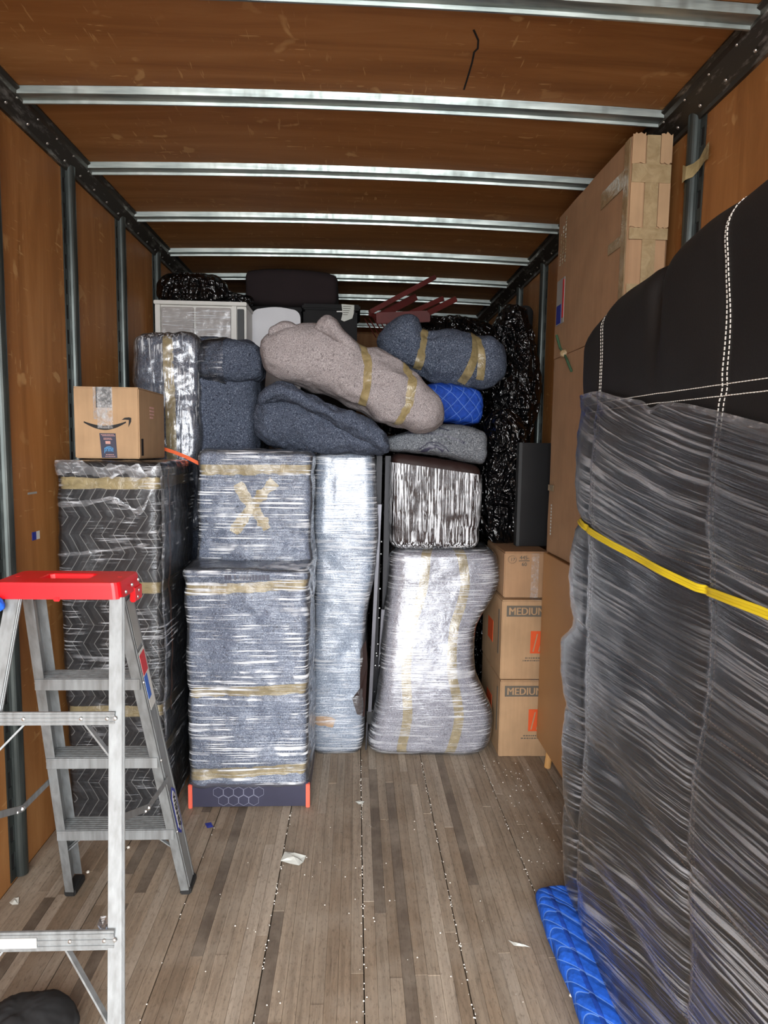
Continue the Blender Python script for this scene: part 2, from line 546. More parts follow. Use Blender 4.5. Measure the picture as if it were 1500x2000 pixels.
def poly(name, pts, nrm, thick, mat, parent=None):
    """flat outline given as 3D points, made solid along nrm"""
    n = len(pts)
    nv = Vector(nrm).normalized() * thick
    v = [Vector(p) for p in pts] + [Vector(p) + nv for p in pts]
    f = [tuple(range(n)), tuple(range(2 * n - 1, n - 1, -1))] + [(i, (i + 1) % n, n + (i + 1) % n, n + i) for i in range(n)]
    mb = MB()
    mb.add(v, f)
    return mb.build(name, mat, parent)


def text(name, body, org, xd, yd, size, mat, parent=None, fit=None, bold=0.0, align='LEFT'):
    cu = bpy.data.curves.new('lettering', 'FONT')
    cu.body = body
    cu.size = 1.0
    cu.align_x = align
    cu.extrude = 0.002
    cu.resolution_u = 3
    ob = bpy.data.objects.new('lettering', cu)
    COL.objects.link(ob)
    dg = bpy.context.evaluated_depsgraph_get()
    me = bpy.data.meshes.new_from_object(ob.evaluated_get(dg))
    bpy.data.objects.remove(ob)
    xs = [v.co.x for v in me.vertices]
    sx = size if fit is None else fit / max(1e-6, max(xs) - min(xs))
    xd, yd = Vector(xd).normalized(), Vector(yd).normalized()
    nd = xd.cross(yd)
    mb = MB()                                  # heavier strokes: the outline laid down three times, slightly apart
    polys = [tuple(p.vertices) for p in me.polygons]
    for i, dx in enumerate((-bold, 0.0, bold) if bold else (0.0,)):
        mb.add([Vector(org) + xd * ((v.co.x + dx) * sx) + yd * (v.co.y * size) + nd * (v.co.z * 0.3 + 0.00012 * i) for v in me.vertices], polys)
    bpy.data.meshes.remove(me)
    return mesh(name, mb.v, mb.f, mat, parent)


def crom(x, xs, ys):
    """Catmull-Rom through the stations"""
    xs, ys = np.asarray(xs, float), np.asarray(ys, float)
    i = np.clip(np.searchsorted(xs, x, side='right') - 1, 0, len(xs) - 2)
    d = np.gradient(ys, xs) if len(xs) > 2 else np.full(len(xs), (ys[1] - ys[0]) / (xs[1] - xs[0]))
    h = xs[i + 1] - xs[i]
    u = (x - xs[i]) / h
    return ((2 * u ** 3 - 3 * u ** 2 + 1) * ys[i] + (u ** 3 - 2 * u ** 2 + u) * h * d[i] + (-2 * u ** 3 + 3 * u ** 2) * ys[i + 1] + (u ** 3 - u ** 2) * h * d[i + 1])


class Loft:
    """soft body lofted through stations (v, cx, cy, cz, ra, rb); 'Z' upright (a = x, b = y) or 'X' lying (a = z, b = -y) or 'Y' (a = z, b = x)"""

    def __init__(self, st, axis='Z', n=8.0, r_end=0.04, nu=160, nv=80, disp=None, warp=None, ncap=5):
        st = np.array(st, float)
        v0 = st[:, 0]
        A, B = {'Z': ((1, 0, 0), (0, 1, 0)), 'X': ((0, 0, 1), (0, -1, 0)), 'Y': ((0, 0, 1), (1, 0, 0))}[axis]
        A, B = np.array(A, float), np.array(B, float)
        ctr = st[:, 1:4]
        L = float(np.sum(np.linalg.norm(np.diff(ctr, axis=0), axis=1)))
        rv = min(0.49, r_end / L)
        k = 9
        e = rv * (1 - np.cos(np.linspace(0, math.pi / 2, k)))
        vs = np.concatenate([e[:-1], np.linspace(rv, 1 - rv, max(4, nv - 2 * k)), (1 - e)[::-1][1:]])
        caps = np.linspace(0, 1, ncap + 1)[1:]
        self.U = np.arange(nu + 1) / nu
        V = np.concatenate([-0.2 * caps[::-1], vs, 1 + 0.2 * caps])
        rows = []
        th = np.linspace(0, math.pi / 2, 90)
        for v in V:
            vv = min(1, max(0, v))
            c = np.array([crom(vv, v0, ctr[:, j]) for j in range(3)])
            ra, rb = max(1e-4, crom(vv, v0, st[:, 4])), max(1e-4, crom(vv, v0, st[:, 5]))
            d = min(vv, 1 - vv)
            if d < rv:
                q = 1 - math.sqrt(max(0, 1 - (1 - d / rv) ** 2))
                sh = min(r_end, 0.98 * min(ra, rb)) * q
                ra, rb = ra - sh, rb - sh
            if v < 0 or v > 1:
                s = 1 - (-v if v < 0 else v - 1) / 0.2
                ra, rb = ra * s + 1e-4, rb * s + 1e-4
            x = ra * np.cos(th) ** (2 / n)
            y = rb * np.clip(np.sin(th), 0, 1) ** (2 / n)
            x[-1] = 0
            sl = np.concatenate([[0], np.cumsum(np.hypot(np.diff(x), np.diff(y)))])
            sl /= sl[-1]
            u4 = self.U * 4
            quad = np.minimum(np.floor(u4).astype(int), 3)
            f = u4 - quad
            odd = quad % 2 == 1
            ff = np.where(odd, 1 - f, f)
            px_, py_ = np.interp(ff, sl, x), np.interp(ff, sl, y)
            px_ = np.where((quad == 1) | (quad == 2), -px_, px_)
            py_ = np.where(quad >= 2, -py_, py_)
            rows.append(c[None] + px_[:, None] * A[None] + py_[:, None] * B[None])
        self.V = V
        P = np.stack(rows, 1)                         # nu+1, nV, 3
        if warp is not None:
            P = warp(P.reshape(-1, 3)).reshape(P.shape)
        N = self._normals(P)
        if disp is not None:
            h = disp(P.reshape(-1, 3)).reshape(P.shape[:2])
            h[-1] = h[0]
            fade = np.clip(1 - np.maximum(0, np.maximum(-V, V - 1)) / 0.2, 0, 1)
            P = P + N * (h * fade[None])[..., None]
            N = self._normals(P)
        self.P, self.N = P, N

    @staticmethod
    def _normals(P):
        ext = np.concatenate([P[-2:-1], P, P[1:2]], 0)
        du = ext[2:] - ext[:-2]
        dv = np.gradient(P, axis=1)
        n = np.cross(du, dv)
        l = np.linalg.norm(n, axis=2, keepdims=True)
        return n / np.maximum(l, 1e-9)

    def ev(self, u, v, off=0.0):
        u = (np.asarray(u, float) % 1.0) * (len(self.U) - 1)
        iu = np.minimum(np.floor(u).astype(int), len(self.U) - 2)
        fu = (u - iu)[:, None]
        v = np.asarray(v, float)
        iv = np.clip(np.searchsorted(self.V, v, side='right') - 1, 0, len(self.V) - 2)
        fv = ((v - self.V[iv]) / (self.V[iv + 1] - self.V[iv]))[:, None]

        def s(G):
            return (G[iu, iv] * (1 - fu) + G[iu + 1, iv] * fu) * (1 - fv) + (G[iu, iv + 1] * (1 - fu) + G[iu + 1, iv + 1] * fu) * fv
        return s(self.P) + s(self.N) * off, s(self.N)

    def body(self, name, mat, parent, off=0.0, wr=0.0, seed=3, smooth=True):
        P = self.P + self.N * off
        nu, nV = len(self.U) - 1, len(self.V)
        P = P[:nu]
        if wr:
            h = fbm(P.reshape(-1, 3) * np.array([9, 9, 40]), 2, seed).reshape(P.shape[:2])
            P = P + self.N[:nu] * (h * wr + wr)[..., None]
        f = [(i * nV + j, ((i + 1) % nu) * nV + j, ((i + 1) % nu) * nV + j + 1, i * nV + j + 1) for i in range(nu) for j in range(nV - 1)]
        f += [tuple(i * nV for i in range(nu - 1, -1, -1)), tuple(i * nV + nV - 1 for i in range(nu))]
        return mesh(name, P.reshape(-1, 3), f, mat, parent, smooth)

    def patch(self, name, mat, parent, u0, u1, v0, v1, off=0.006, nu=60, nv=40, wr=0.0, seed=5):
        """sheet over part of the body; v0 / v1 may be functions of u"""
        uu = np.linspace(u0, u1, nu + 1)
        a = np.array([v0(x) if callable(v0) else v0 for x in uu])
        b = np.array([v1(x) if callable(v1) else v1 for x in uu])
        t_ = np.linspace(0, 1, nv + 1)
        Ug = np.repeat(uu[:, None], nv + 1, 1).ravel()
        Vg = (a[:, None] * (1 - t_) + b[:, None] * t_).ravel()
        P, N = self.ev(Ug, Vg, off)
        if wr:
            P = P + N * (fbm(P * np.array([9, 9, 40]), 2, seed)[:, None] * wr + wr)
        k = nv + 1
        f = [(i * k + j, (i + 1) * k + j, (i + 1) * k + j + 1, i * k + j + 1) for i in range(nu) for j in range(nv)]
        return mesh(name, P, f, mat, parent, True)

    def ribbon(self, name, mat, parent, pts, width, off=0.004, n=80, rag=0.0):
        """tape or strap laid on the surface along (u, v) points"""
        pts = np.array(pts, float)
        s = np.concatenate([[0], np.cumsum(np.hypot(np.diff(pts[:, 0]) * 2, np.diff(pts[:, 1])))])
        q = np.linspace(0, s[-1], n)
        u, v = np.interp(q, s, pts[:, 0]), np.interp(q, s, pts[:, 1])
        c, N = self.ev(u, v, off)
        T = np.gradient(c, axis=0)
        T /= np.maximum(np.linalg.norm(T, axis=1, keepdims=True), 1e-9)
        sd = np.cross(N, T)
        w = np.full((n, 1), width / 2)
        if rag:
            w = w * (1 + rag * fbm(np.stack([q * 30, q * 0, q * 0], 1), 2, 4)[:, None])
        rows = [c + sd * w - N * 0.001, c + sd * w * 0.5 + N * 0.0005, c - sd * w * 0.5 + N * 0.0005, c - sd * w - N * 0.001]
        P = np.stack(rows, 1).reshape(-1, 3)
        f = [(i * 4 + j, i * 4 + j + 1, i * 4 + j + 5, i * 4 + j + 4) for i in range(n - 1) for j in range(3)]
        return mesh(name, P, f, mat, parent, True)


def cloth_disp(amp, fine, scale=6, seed=1, fold=0.0, fdir=(1, 1, 1)):
    fd = np.array(fdir, float)

    def d(p):
        h = amp * fbm(p * scale, 3, seed) + fine * fbm(p * scale * 5, 2, seed + 5)
        if fold:
            h = h + fold * ridge(p * fd, 2, seed + 9)
        return h
    return d


# ================================================================== the truck body
XL, XR, YB, YF, ZC = -1.25, 1.19, -1.1, 7.2, 2.86
ground = tag(box('ground', -12, 12, -16, YB - 0.02, -1.15, -1.05, plain('pale_asphalt', srgb(128, 126, 122), 0.9), None, 0), 'unseen pale ground outside the truck, added to bounce light inside', kind='structure')  # unseen ground, put in to bounce sky light up to the ceiling

floor = tag(box('floor', XL - 0.06, XR + 0.06, YB, YF, -0.16, -0.03, 'slab', None, 0), 'worn laminated hardwood truck floor', kind='structure')
board_edges = [XL, -0.906, -0.590, -0.274, 0.042, 0.358, 0.675, 0.991, XR]
rngf = random.Random(11)
NEAR, FAR_ = 1.15, 3.75
for bi in range(len(board_edges) - 1):
    x0, x1 = board_edges[bi] + 0.0016, board_edges[bi + 1] - 0.0016
    bd = MB().box(x0, x1, YB, NEAR, -0.03, 0.0).box(x0, x1, NEAR, FAR_, -0.03, -0.006).box(x0, x1, FAR_, YF, -0.03, 0.0).build('floor_board', 'floor', floor)
    cb = srgb(148, 133, 115)
    bd.color = cb + (1,)
    n = max(3, round((x1 - x0) / 0.04))
    w = (x1 - x0) / n
    for k in range(n):
        y = NEAR
        first = True
        while y < FAR_ - 0.01:
            ln = rngf.uniform(0.25, 1.1) if first else rngf.uniform(0.7, 1.5)
            first = False
            y1 = min(FAR_, y + ln)
            if FAR_ - y1 < 0.25:
                y1 = FAR_
            dz = rngf.uniform(-0.0012, 0.0012)
            st_ = MB().box(x0 + k * w + 0.0004, x0 + (k + 1) * w - 0.0004, y + 0.0006, y1 - 0.0006, -0.0065, dz).build('floor_strip', 'floor', bd)
            r_ = rngf.random()
            base = srgb(156, 140, 121)
            if r_ < 0.10:
                base = srgb(106, 94, 82)
            elif r_ < 0.36:
                base = srgb(144, 126, 106)
            elif r_ > 0.86:
                base = srgb(170, 156, 139)
            j = rngf.uniform(0.88, 1.1)
            st_.color = (base[0] * j, base[1] * j, base[2] * j, 1)
            y = y1

# walls: backing sheet, ply panels between the posts, slotted posts
POSTS = [-0.71, -0.10, 0.51, 1.12, 1.73, 2.34, 2.95, 3.56, 4.17, 4.78, 5.39, 6.00, 6.61]


def side_wall(side, x, sgn):
    wl = tag(box('wall_' + side, min(x - sgn * 0.012, x - sgn * 0.06), max(x - sgn * 0.012, x - sgn * 0.06), YB, YF, -0.03, ZC + 0.036, 'slab', None, 0),
             side + ' side of the truck box, plywood lining with steel posts', kind='structure')
    ys = [YB] + POSTS + [YF]
    for a, b in zip(ys[:-1], ys[1:]):
        MB().box(min(x, x - sgn * 0.012), max(x, x - sgn * 0.012), a + 0.004, b - 0.004, 0.0, ZC - 0.01).build('plywood_panel', 'ply_wall', wl)
    proto = None
    for y in POSTS:
        if proto is None:
            mb = MB()
            x1 = x + sgn * 0.004
            lo, hi = min(x, x1), max(x, x1)
            # flanges pierced by slots
            for s in (-1, 1):
                ya, yb_ = sorted((y + s * 0.022, y + s * 0.060))
                mb.box(lo, hi, ya, ya + 0.008, 0.01, ZC - 0.06)
                mb.box(lo, hi, yb_ - 0.008, yb_, 0.01, ZC - 0.06)
                z = 0.01
                while z < ZC - 0.08:
                    mb.box(lo, hi, ya + 0.008, yb_ - 0.008, z, min(z + 0.045, ZC - 0.06))
                    z += 0.105
            # rounded centre rib
            pr = [(0.0, -0.024)] + [(0.034 * math.cos(a) ** 0.6, 0.024 * math.sin(a)) for a in np.linspace(-1.35, 1.35, 11)] + [(0.0, 0.024)]
            pr = [(a * sgn, b) for a, b in pr]
            v0 = [(x + a, y + b, 0.01) for a, b in pr]
            v1 = [(x + a, y + b, ZC - 0.06) for a, b in pr]
            nn = len(pr)
            mb.add(v0 + v1, [(i, (i + 1) % nn, nn + (i + 1) % nn, nn + i) for i in range(nn)] + [tuple(range(nn)), tuple(range(2 * nn - 1, nn - 1, -1))])
            proto = mb.build('wall_post', 'post', wl)
            sl = MB()
            sl.box(min(x, x + sgn * 0.0015), max(x, x + sgn * 0.0015), y - 0.060, y - 0.022, 0.01, ZC - 0.06)
            sl.box(min(x, x + sgn * 0.0015), max(x, x + sgn * 0.0015), y + 0.022, y + 0.060, 0.01, ZC - 0.06)
            ps = sl.build('slot_backing', 'slot', proto)
            y00 = y
        else:
            o = proto.copy()
            COL.objects.link(o)
            o.parent = wl
            o.location.y = y - y00
            q = ps.copy()
            COL.objects.link(q)
            q.parent = o
    return wl


wall_l = side_wall('left', XL, 1)
wall_r = side_wall('right', XR, -1)
wall_f = tag(box('wall_front', XL, XR, YF, YF + 0.05, -0.03, ZC + 0.07, 'ply_wall', None, 0), 'plywood front wall at the dark end of the truck', kind='structure')

ceiling = tag(box('ceiling', XL - 0.06, XR + 0.06, YB, YF, ZC + 0.036, ZC + 0.07, 'slab', None, 0), 'plywood roof lining between steel bows', kind='structure')
def crown(x):
    return ZC + 0.022 * (1 - ((x - (XL + XR) / 2) / ((XR - XL) / 2)) ** 2)


BOWS = [-1.0, -0.55, 0.06, 0.66, 1.27, 1.875, 2.44, 3.045, 3.65, 4.285, 4.875, 5.48, 6.09, 6.70]
for a, b in zip([YB] + BOWS, BOWS + [YF]):
    pm = MB()
    xs = np.linspace(XL, XR, 17)
    for x, x2 in zip(xs[:-1], xs[1:]):
        za, zb_ = crown(x), crown(x2)
        pm.add([(x, a + 0.003, za), (x2, a + 0.003, zb_), (x2, b - 0.003, zb_), (x, b - 0.003, za), (x, a + 0.003, za + 0.01), (x2, a + 0.003, zb_ + 0.01), (x2, b - 0.003, zb_ + 0.01), (x, b - 0.003, za + 0.01)], [(0, 3, 2, 1), (4, 5, 6, 7), (0, 1, 5, 4), (2, 3, 7, 6)])
    pm.build('roof_panel', 'ply_roof', ceiling)
bow0 = None
for y in BOWS:
    if bow0 is None:
        # near flange sloping to the door, sunk web, far lip
        pr = [(0.0, 0.0), (0.006, -0.023), (0.052, -0.023), (0.054, -0.033), (0.061, -0.033), (0.076, 0.0)]
        v, f = [], []
        xs = np.linspace(XL + 0.03, XR - 0.05, 25)
        for x in xs:
            for a, b in pr:
                v.append((x, y + a, crown(x) + b))
        k = len(pr)
        for i in range(len(xs) - 1):
            for j in range(k):
                f.append((i * k + j, i * k + (j + 1) % k, (i + 1) * k + (j + 1) % k, (i + 1) * k + j))
        mb = MB()
        mb.add(v, f)
        bow0 = mb.build('roof_bow', 'galv', ceiling)
        by0 = y
    else:
        o = bow0.copy()
        COL.objects.link(o)
        o.parent = ceiling
        o.location.y = y - by0
# crack and dark stain in the roof ply
mb = MB()
ck = [onp for onp in [(925, 62), (934, 82), (933, 98), (926, 105), (922, 125), (914, 152), (906, 178)]]
cw_ = []
for x, y in ck:
    r = ray(x, y)
    k = (ZC - CAMZ) / r[2]
    k = (ZC + 0.014 - CAMZ) / r[2]
    cw_.append((r[0] * k, k, crown(r[0] * k) - 0.0005))
for a, b in zip(cw_[:-1], cw_[1:]):
    mb.bar(a, b, 0.006, 0.002, (1, 0.2, 0))
crack = mb.build('roof_crack', 'slot', ceiling)


def top_rail(nm, x, sgn, inset, label):
    pr = [(0, -0.085), (0.012, -0.085), (0.016, -0.072), (inset - 0.012, -0.03), (inset - 0.008, -0.012), (inset + 0.004, -0.006), (inset + 0.004, 0.0), (0, 0)]
    pr = [(x + sgn * a, ZC + b) for a, b in pr]
    n = len(pr)
    mb = MB()
    mb.add([(a, YB, b) for a, b in pr] + [(a, YF, b) for a, b in pr], [(i, (i + 1) % n, n + (i + 1) % n, n + i) for i in range(n)] + [tuple(range(n)), tuple(range(2 * n - 1, n - 1, -1))])
    tr_ = tag(mb.build(nm, 'rail', None), label, kind='structure')
    rv = MB()
    y = 0.9
    while y < 6.0:
        nrm = Vector((sgn * 0.6, 0, -0.8))
        rv.dome((x + sgn * (inset * 0.35 + 0.004), y, ZC - 0.066), nrm, 0.006, 0.004)
        if int(y * 100) % 3:
            rv.dome((x + sgn * (inset - 0.011), y + 0.03, ZC - 0.034), nrm, 0.0045, 0.003)
        y += 0.152
    tag(rv.build('rivets', 'rivet', tr_, smooth=True), kind='stuff')


top_rail('trim_1', XL, 1, 0.06, 'dark worn steel top rail along the left wall')
top_rail('trim_2', XR, -1, 0.085, 'dark worn steel top rail along the right wall')


# ================================================================== the black upholstered sofa on end (right foreground)
def sofa():
    th = thing('upholstered_sofa', 'black upholstered sofa stood on end, white double stitching, lower part in stretch wrap', 'sofa', (0.97, 1.35, 0.0))
    X0, X1, Y0, Y1, Z1 = 0.755, 1.145, 0.45, 2.25, 2.095
    SEAM_Z = [1.755, 1.392, 1.046, 0.706, 0.36]

    def seam_y(z, k):
        zz = np.asarray(z)
        if k == 0:
            return 1.335 + 0.018 * np.sin(zz * 9.0 + 0.6) - 0.05 * (1.76 - zz) / 1.76
        if k == 1:
            return 2.03 + 0.012 * np.sin(zz * 9.0 + 0.2) - 0.07 * (1.8 - zz) / 1.8
        return 0.72 + 0 * zz

    def topf(y):
        return 1.0 + 0.03 * sstep(1.75, 1.35, y) - 0.022 * np.exp(-((y - 1.63) / 0.04) ** 2) - 0.03 * sstep(1.95, 2.25, y)

    def warp(p):
        q = p.copy()
        y, z = p[:, 1], p[:, 2]
        top = topf(y)
        q[:, 2] = np.where(z > 1.5, 1.5 + (z - 1.5) * (1 + (top - 1) * 3.4), z)
        far = sstep(1.75, 2.2, y)
        prof = np.interp(z, [0, 0.2, 0.8, 0.93, 1.0, 1.06, 1.2, 1.34, 1.39, 1.45, 1.6, 1.9, 2.1], [-0.10, -0.06, 0.035, 0.05, -0.04, -0.01, 0.01, -0.02, -0.07, -0.03, -0.01, 0.0, 0.0])
        q[:, 1] = y + far * prof
        return q

    def disp(p):
        y, z = p[:, 1], p[:, 2]
        h = np.zeros(len(p))
        front = (p[:, 0] < X0 + 0.12).astype(float)
        dz = np.min(np.abs(z[:, None] - np.array(SEAM_Z)[None]), axis=1)
        dy = np.minimum(np.minimum(np.abs(y - seam_y(z, 0)), np.abs(y - seam_y(z, 1))), np.abs(y - 0.72))
        h += front * 0.010 * (1 - np.exp(-(dz / 0.07) ** 2)) * (1 - np.exp(-(dy / 0.09) ** 2))
        h -= front * 0.006 * np.exp(-(dz / 0.012) ** 2) + front * 0.006 * np.exp(-(dy / 0.012) ** 2)
        h -= front * 0.026 * np.exp(-((y - 1.63) / 0.03) ** 2) * sstep(1.76, 2.0, z)
        h += 0.008 * fbm(p * 2.5, 3, 4)
        return h
    st = [(0, 0.935, 1.35, 0.015, 0.18, 0.90), (0.5, 0.935, 1.35, 1.04, 0.18, 0.90), (1, 0.935, 1.35, Z1, 0.18, 0.90)]
    L = Loft(st, 'Z', n=8, r_end=0.085, nu=420, nv=150, disp=disp, warp=warp)
    L.body('upholstery', 'leather', th)
    # stretch wrap from the floor up to a slanted edge
    zt = lambda y: 1.845 - (2.23 - y) * 0.175

    def vtop(u):
        c, _ = L.ev(np.array([u]), np.array([0.85]))
        return zt(c[0][1]) / Z1
    w = L.patch('stretch_wrap', 'film_sofa', th, 0.0, 1.0, 0.0, vtop, 0.010, 300, 110, 0.003)
    tag(w, 'clear stretch wrap pulled into slanting folds')
    # rolled top edge of the wrap
    uu = np.linspace(0.26, 0.74, 160)
    vv = np.array([vtop(u) for u in uu])
    L.ribbon('wrap_edge', 'film_edge', th, list(zip(uu, vv)), 0.016, 0.013, 160)

    # double stitching: dashes lying on the upholstery
    def find(y, z):
        # front face is the -x side: u in (0.25, 0.75)
        us = np.linspace(0.3, 0.7, 240)
        v = z / Z1
        c, _ = L.ev(us, np.full(240, v))
        return float(np.interp(-y, -c[:, 1], us)) if c[0, 1] > c[-1, 1] else float(np.interp(y, c[:, 1], us))

    def stitch(pts, level=False):
        path = []
        for y, z in pts:
            zz_ = z
            if level and z > 1.5:
                zz_ = 1.5 + (z - 1.5) / (1 + (float(topf(np.array(y))) - 1) * 3.4)
            path.append((find(y, zz_), zz_ / Z1))
        path = np.array(path)
        c, N = L.ev(path[:, 0], path[:, 1], 0.0015)
        s = np.concatenate([[0], np.cumsum(np.linalg.norm(np.diff(c, axis=0), axis=1))])
        mb = MB()
        d = 0.0
        while d + 0.008 < s[-1]:
            a = [np.interp(d, s, c[:, j]) for j in range(3)]
            b = [np.interp(d + 0.007, s, c[:, j]) for j in range(3)]
            nn = [np.interp(d, s, N[:, j]) for j in range(3)]
            mb.bar(a, b, 0.0022, 0.0018, nn)
            d += 0.0105
        mb.build('stitching', 'thread', th)
    for k in (0, 1):
        for off in (-0.008, 0.008):
            zz = np.linspace(0.06, Z1 * 0.999, 150)
            stitch([(float(seam_y(z, k)) + off, z) for z in zz])
    for zs in SEAM_Z:
        for off in (-0.012, 0.012):
            stitch([(y, zs + off + 0.008 * math.sin((y - 1.33) * 2.2) * (1 if zs > 1.5 else -1)) for y in np.linspace(0.52, 2.16, 120)], True)
    # strap cinched round the wrap
    ys = thing('cargo_strap', 'thin yellow cargo strap stretched across the wrapped black sofa', 'strap', (0.72, 1.35, 1.35))
    us = np.linspace(0.27, 0.73, 120)
    pts = []
    for u in us:
        c, _ = L.ev(np.array([u]), np.array([0.65]))
        y = c[0][1]
        pts.append((u, np.interp(y, [0.4, 1.12, 1.36, 1.71, 2.1, 2.3], [1.325, 1.342, 1.335, 1.355, 1.385, 1.395]) / Z1))
    L.ribbon('webbing', 'yellow', ys, pts, 0.019, 0.018, 160)
    for o_ in (-0.006, 0.006):
        L.ribbon('edge_band', 'yellow', ys, [(u, v + o_ / Z1) for u, v in pts], 0.006, 0.0205, 160)


sofa()

# folded blue pad under the sofa
pd = thing('moving_pad', 'bright blue quilted moving pad folded on the floor along the black sofa', 'moving pad', (0.70, 1.3, 0.0))
Lp = Loft([(0, 0.69, 0.45, 0.042, 0.034, 0.07), (0.4, 0.705, 1.2, 0.045, 0.037, 0.072), (0.85, 0.715, 1.95, 0.05, 0.04, 0.07), (1, 0.72, 2.13, 0.048, 0.038, 0.066)], 'Y', n=3.2, r_end=0.03, nu=60, nv=120, disp=cloth_disp(0.006, 0.0015, 7, 3))
Lp.body('quilted_cloth', 'quilt_bright', pd)
Lp.ribbon('binding', 'quilt_blue', pd, [(0.93, 0.0), (0.93, 1.0)], 0.014, 0.002, 60)

# ================================================================== cartons and dresser along the right wall
dr = thing('dresser', 'tan hardboard dresser with short pale legs beside the medium boxes', 'dresser', (1.06, 2.8, 0.0))
box('carcass', 0.972, 1.14, 2.36, 3.22, 0.125, 1.10, 'hardboard', dr, 0.003)
box('side_panel', 0.966, 0.9725, 2.355, 3.225, 0.12, 1.105, 'hardboard', dr, 0.002)
for yy in (2.46, 3.13):
    for xx in (1.0, 1.11):
        MB().prism([(0.017 * math.cos(a), 0.017 * math.sin(a)) for a in np.linspace(0, 2 * math.pi, 13)[:-1]], (xx + (0.0 if xx > 1.05 else 0.012), yy, 0.125), (xx, yy, 0.0), (1, 0, 0)).build('leg', 'leg_wood', dr, 0.003)


def tall_carton(nm, label, x0, x1, y0, y1, z0, z1, seed):
    th = thing(nm, label, 'box', ((x0 + x1) / 2, y0, z0))
    rr = random.Random(seed)
    L = Loft([(0, (x0 + x1) / 2, (y0 + y1) / 2, z0, (x1 - x0) / 2, (y1 - y0) / 2), (1, (x0 + x1) / 2, (y0 + y1) / 2, z1, (x1 - x0) / 2, (y1 - y0) / 2)], 'Z', n=60, r_end=0.004, nu=120, nv=40, disp=cloth_disp(0.0015, 0.0005, 4, seed))
    L.body('carton_body', 'card2', th, smooth=False)
    return th, L


ta, La = tall_carton('flat_carton', 'tall flat cardboard carton near the roof, end patched with tan tape', 0.992, 1.145, 2.425, 3.28, 2.078, 2.768, 3)
tb, Lb = tall_carton('flat_carton', 'flat cardboard carton standing on the tan dresser behind the sofa', 0.986, 1.145, 2.425, 3.25, 1.107, 2.074, 5)


def side_tape(parent, y0, y1, z0, z1, x, mat='tape_card', nm='tape'):
    return MB().box(x - 0.0022, x - 0.0004, y0, y1, z0, z1).build(nm, mat, parent)


def end_tape(parent, x0, x1, z0, z1, y, mat='tape_card', nm='tape'):
    return MB().box(x0, x1, y - 0.0022, y - 0.0004, z0, z1).build(nm, mat, parent)


XA, YA = 0.989, 2.4205
end_tape(ta, 1.045, 1.095, 2.09, 2.766, YA)
end_tape(ta, 0.994, 1.139, 2.60, 2.665, YA - 0.001)
end_tape(ta, 0.994, 1.139, 2.40, 2.44, YA - 0.001)
end_tape(ta, 0.994, 1.139, 2.20, 2.24, YA - 0.001)
side_tape(ta, 2.476, 2.70, 2.60, 2.665, XA)
side_tape(ta, 2.476, 2.60, 2.39, 2.43, XA)
side_tape(ta, 2.43, 2.475, 2.15, 2.76, XA)
# torn top flaps at the end of the carton
for xa, xb, z0_, h_ in ((0.993, 1.040, 2.665, 0.100), (1.098, 1.1405, 2.665, 0.102), (0.993, 1.040, 2.44, 0.16), (1.098, 1.1405, 2.44, 0.16)):
    n = 9
    xs = np.linspace(xa, xb, n)
    lo = [z0_ + 0.008 * rngf.random() for _ in xs]
    hi = [z0_ + h_ + 0.012 * rngf.random() for _ in xs]
    v = [(x, 2.4195, a) for x, a in zip(xs, lo)] + [(x, 2.4195, a) for x, a in zip(xs, hi)] + [(x, 2.4225, a) for x, a in zip(xs, lo)] + [(x, 2.4225, a) for x, a in zip(xs, hi)]
    f = []
    for i in range(n - 1):
        f += [(i, i + 1, n + i + 1, n + i), (2 * n + i + 1, 2 * n + i, 3 * n + i, 3 * n + i + 1), (n + i, n + i + 1, 3 * n + i + 1, 3 * n + i), (i + 1, i, 2 * n + i, 2 * n + i + 1)]
    f += [(0, n, 3 * n, 2 * n), (n - 1, 3 * n - 1, 4 * n - 1, 2 * n - 1)]
    MB().add(v, f).build('torn_flap', 'card', ta)
# shipping label on the far end of the side, lettering up the edge
lb = MB().box(XA - 0.002, XA, 3.13, 3.245, 2.235, 2.45).build('picture_label', 'grey_label', ta)
MB().box(XA - 0.003, XA - 0.002, 3.17, 3.24, 2.24, 2.33).build('label_print', 'navy_label', lb)
MB().box(XA - 0.003, XA - 0.002, 3.135, 3.155, 2.26, 2.44).build('label_print', 'red_label', lb)
mb = MB()
for r in range(3):
    z = 2.52
    rr = random.Random(40 + r)
    while z < 2.72 - 0.03 * r:
        h = rr.uniform(0.006, 0.018)
        mb.box(XA - 0.0012, XA, 3.14 + 0.035 * r, 3.155 + 0.035 * r, z, z + h)
        z += h + 0.006
tag(mb.build('faded_lettering', 'tape_card', ta), kind='stuff')
mb = MB()
z = 1.20
rr = random.Random(3)
while z < 1.36:
    mb.box(0.9805, 0.9815, 3.17, 3.185, z, z + 0.01)
    z += 0.016
tag(mb.build('faded_lettering', 'white_label', tb), kind='stuff')
side_tape(tb, 3.15, 3.24, 1.42, 1.45, 0.9815)
tw = thing('twine', 'short green twine with a tape knot hanging beside the flat cartons', 'twine', at(1090, 650, 3.2))
p_ = [at(1087, 655, 3.2), at(1094, 680, 3.15), at(1102, 690, 3.1), at(1108, 705, 3.0), at(1116, 725, 2.95)]
mb = MB()
for a, b in zip(p_[:-1], p_[1:]):
    mb.tube(a, b, 0.006, 6)
mb.build('cord', 'green', tw)
c_ = at(1101, 690, 3.08)
MB().dome(c_, (-0.4, -1, 0), 0.02, 0.012, 7).build('knot', 'tape_card', tw)

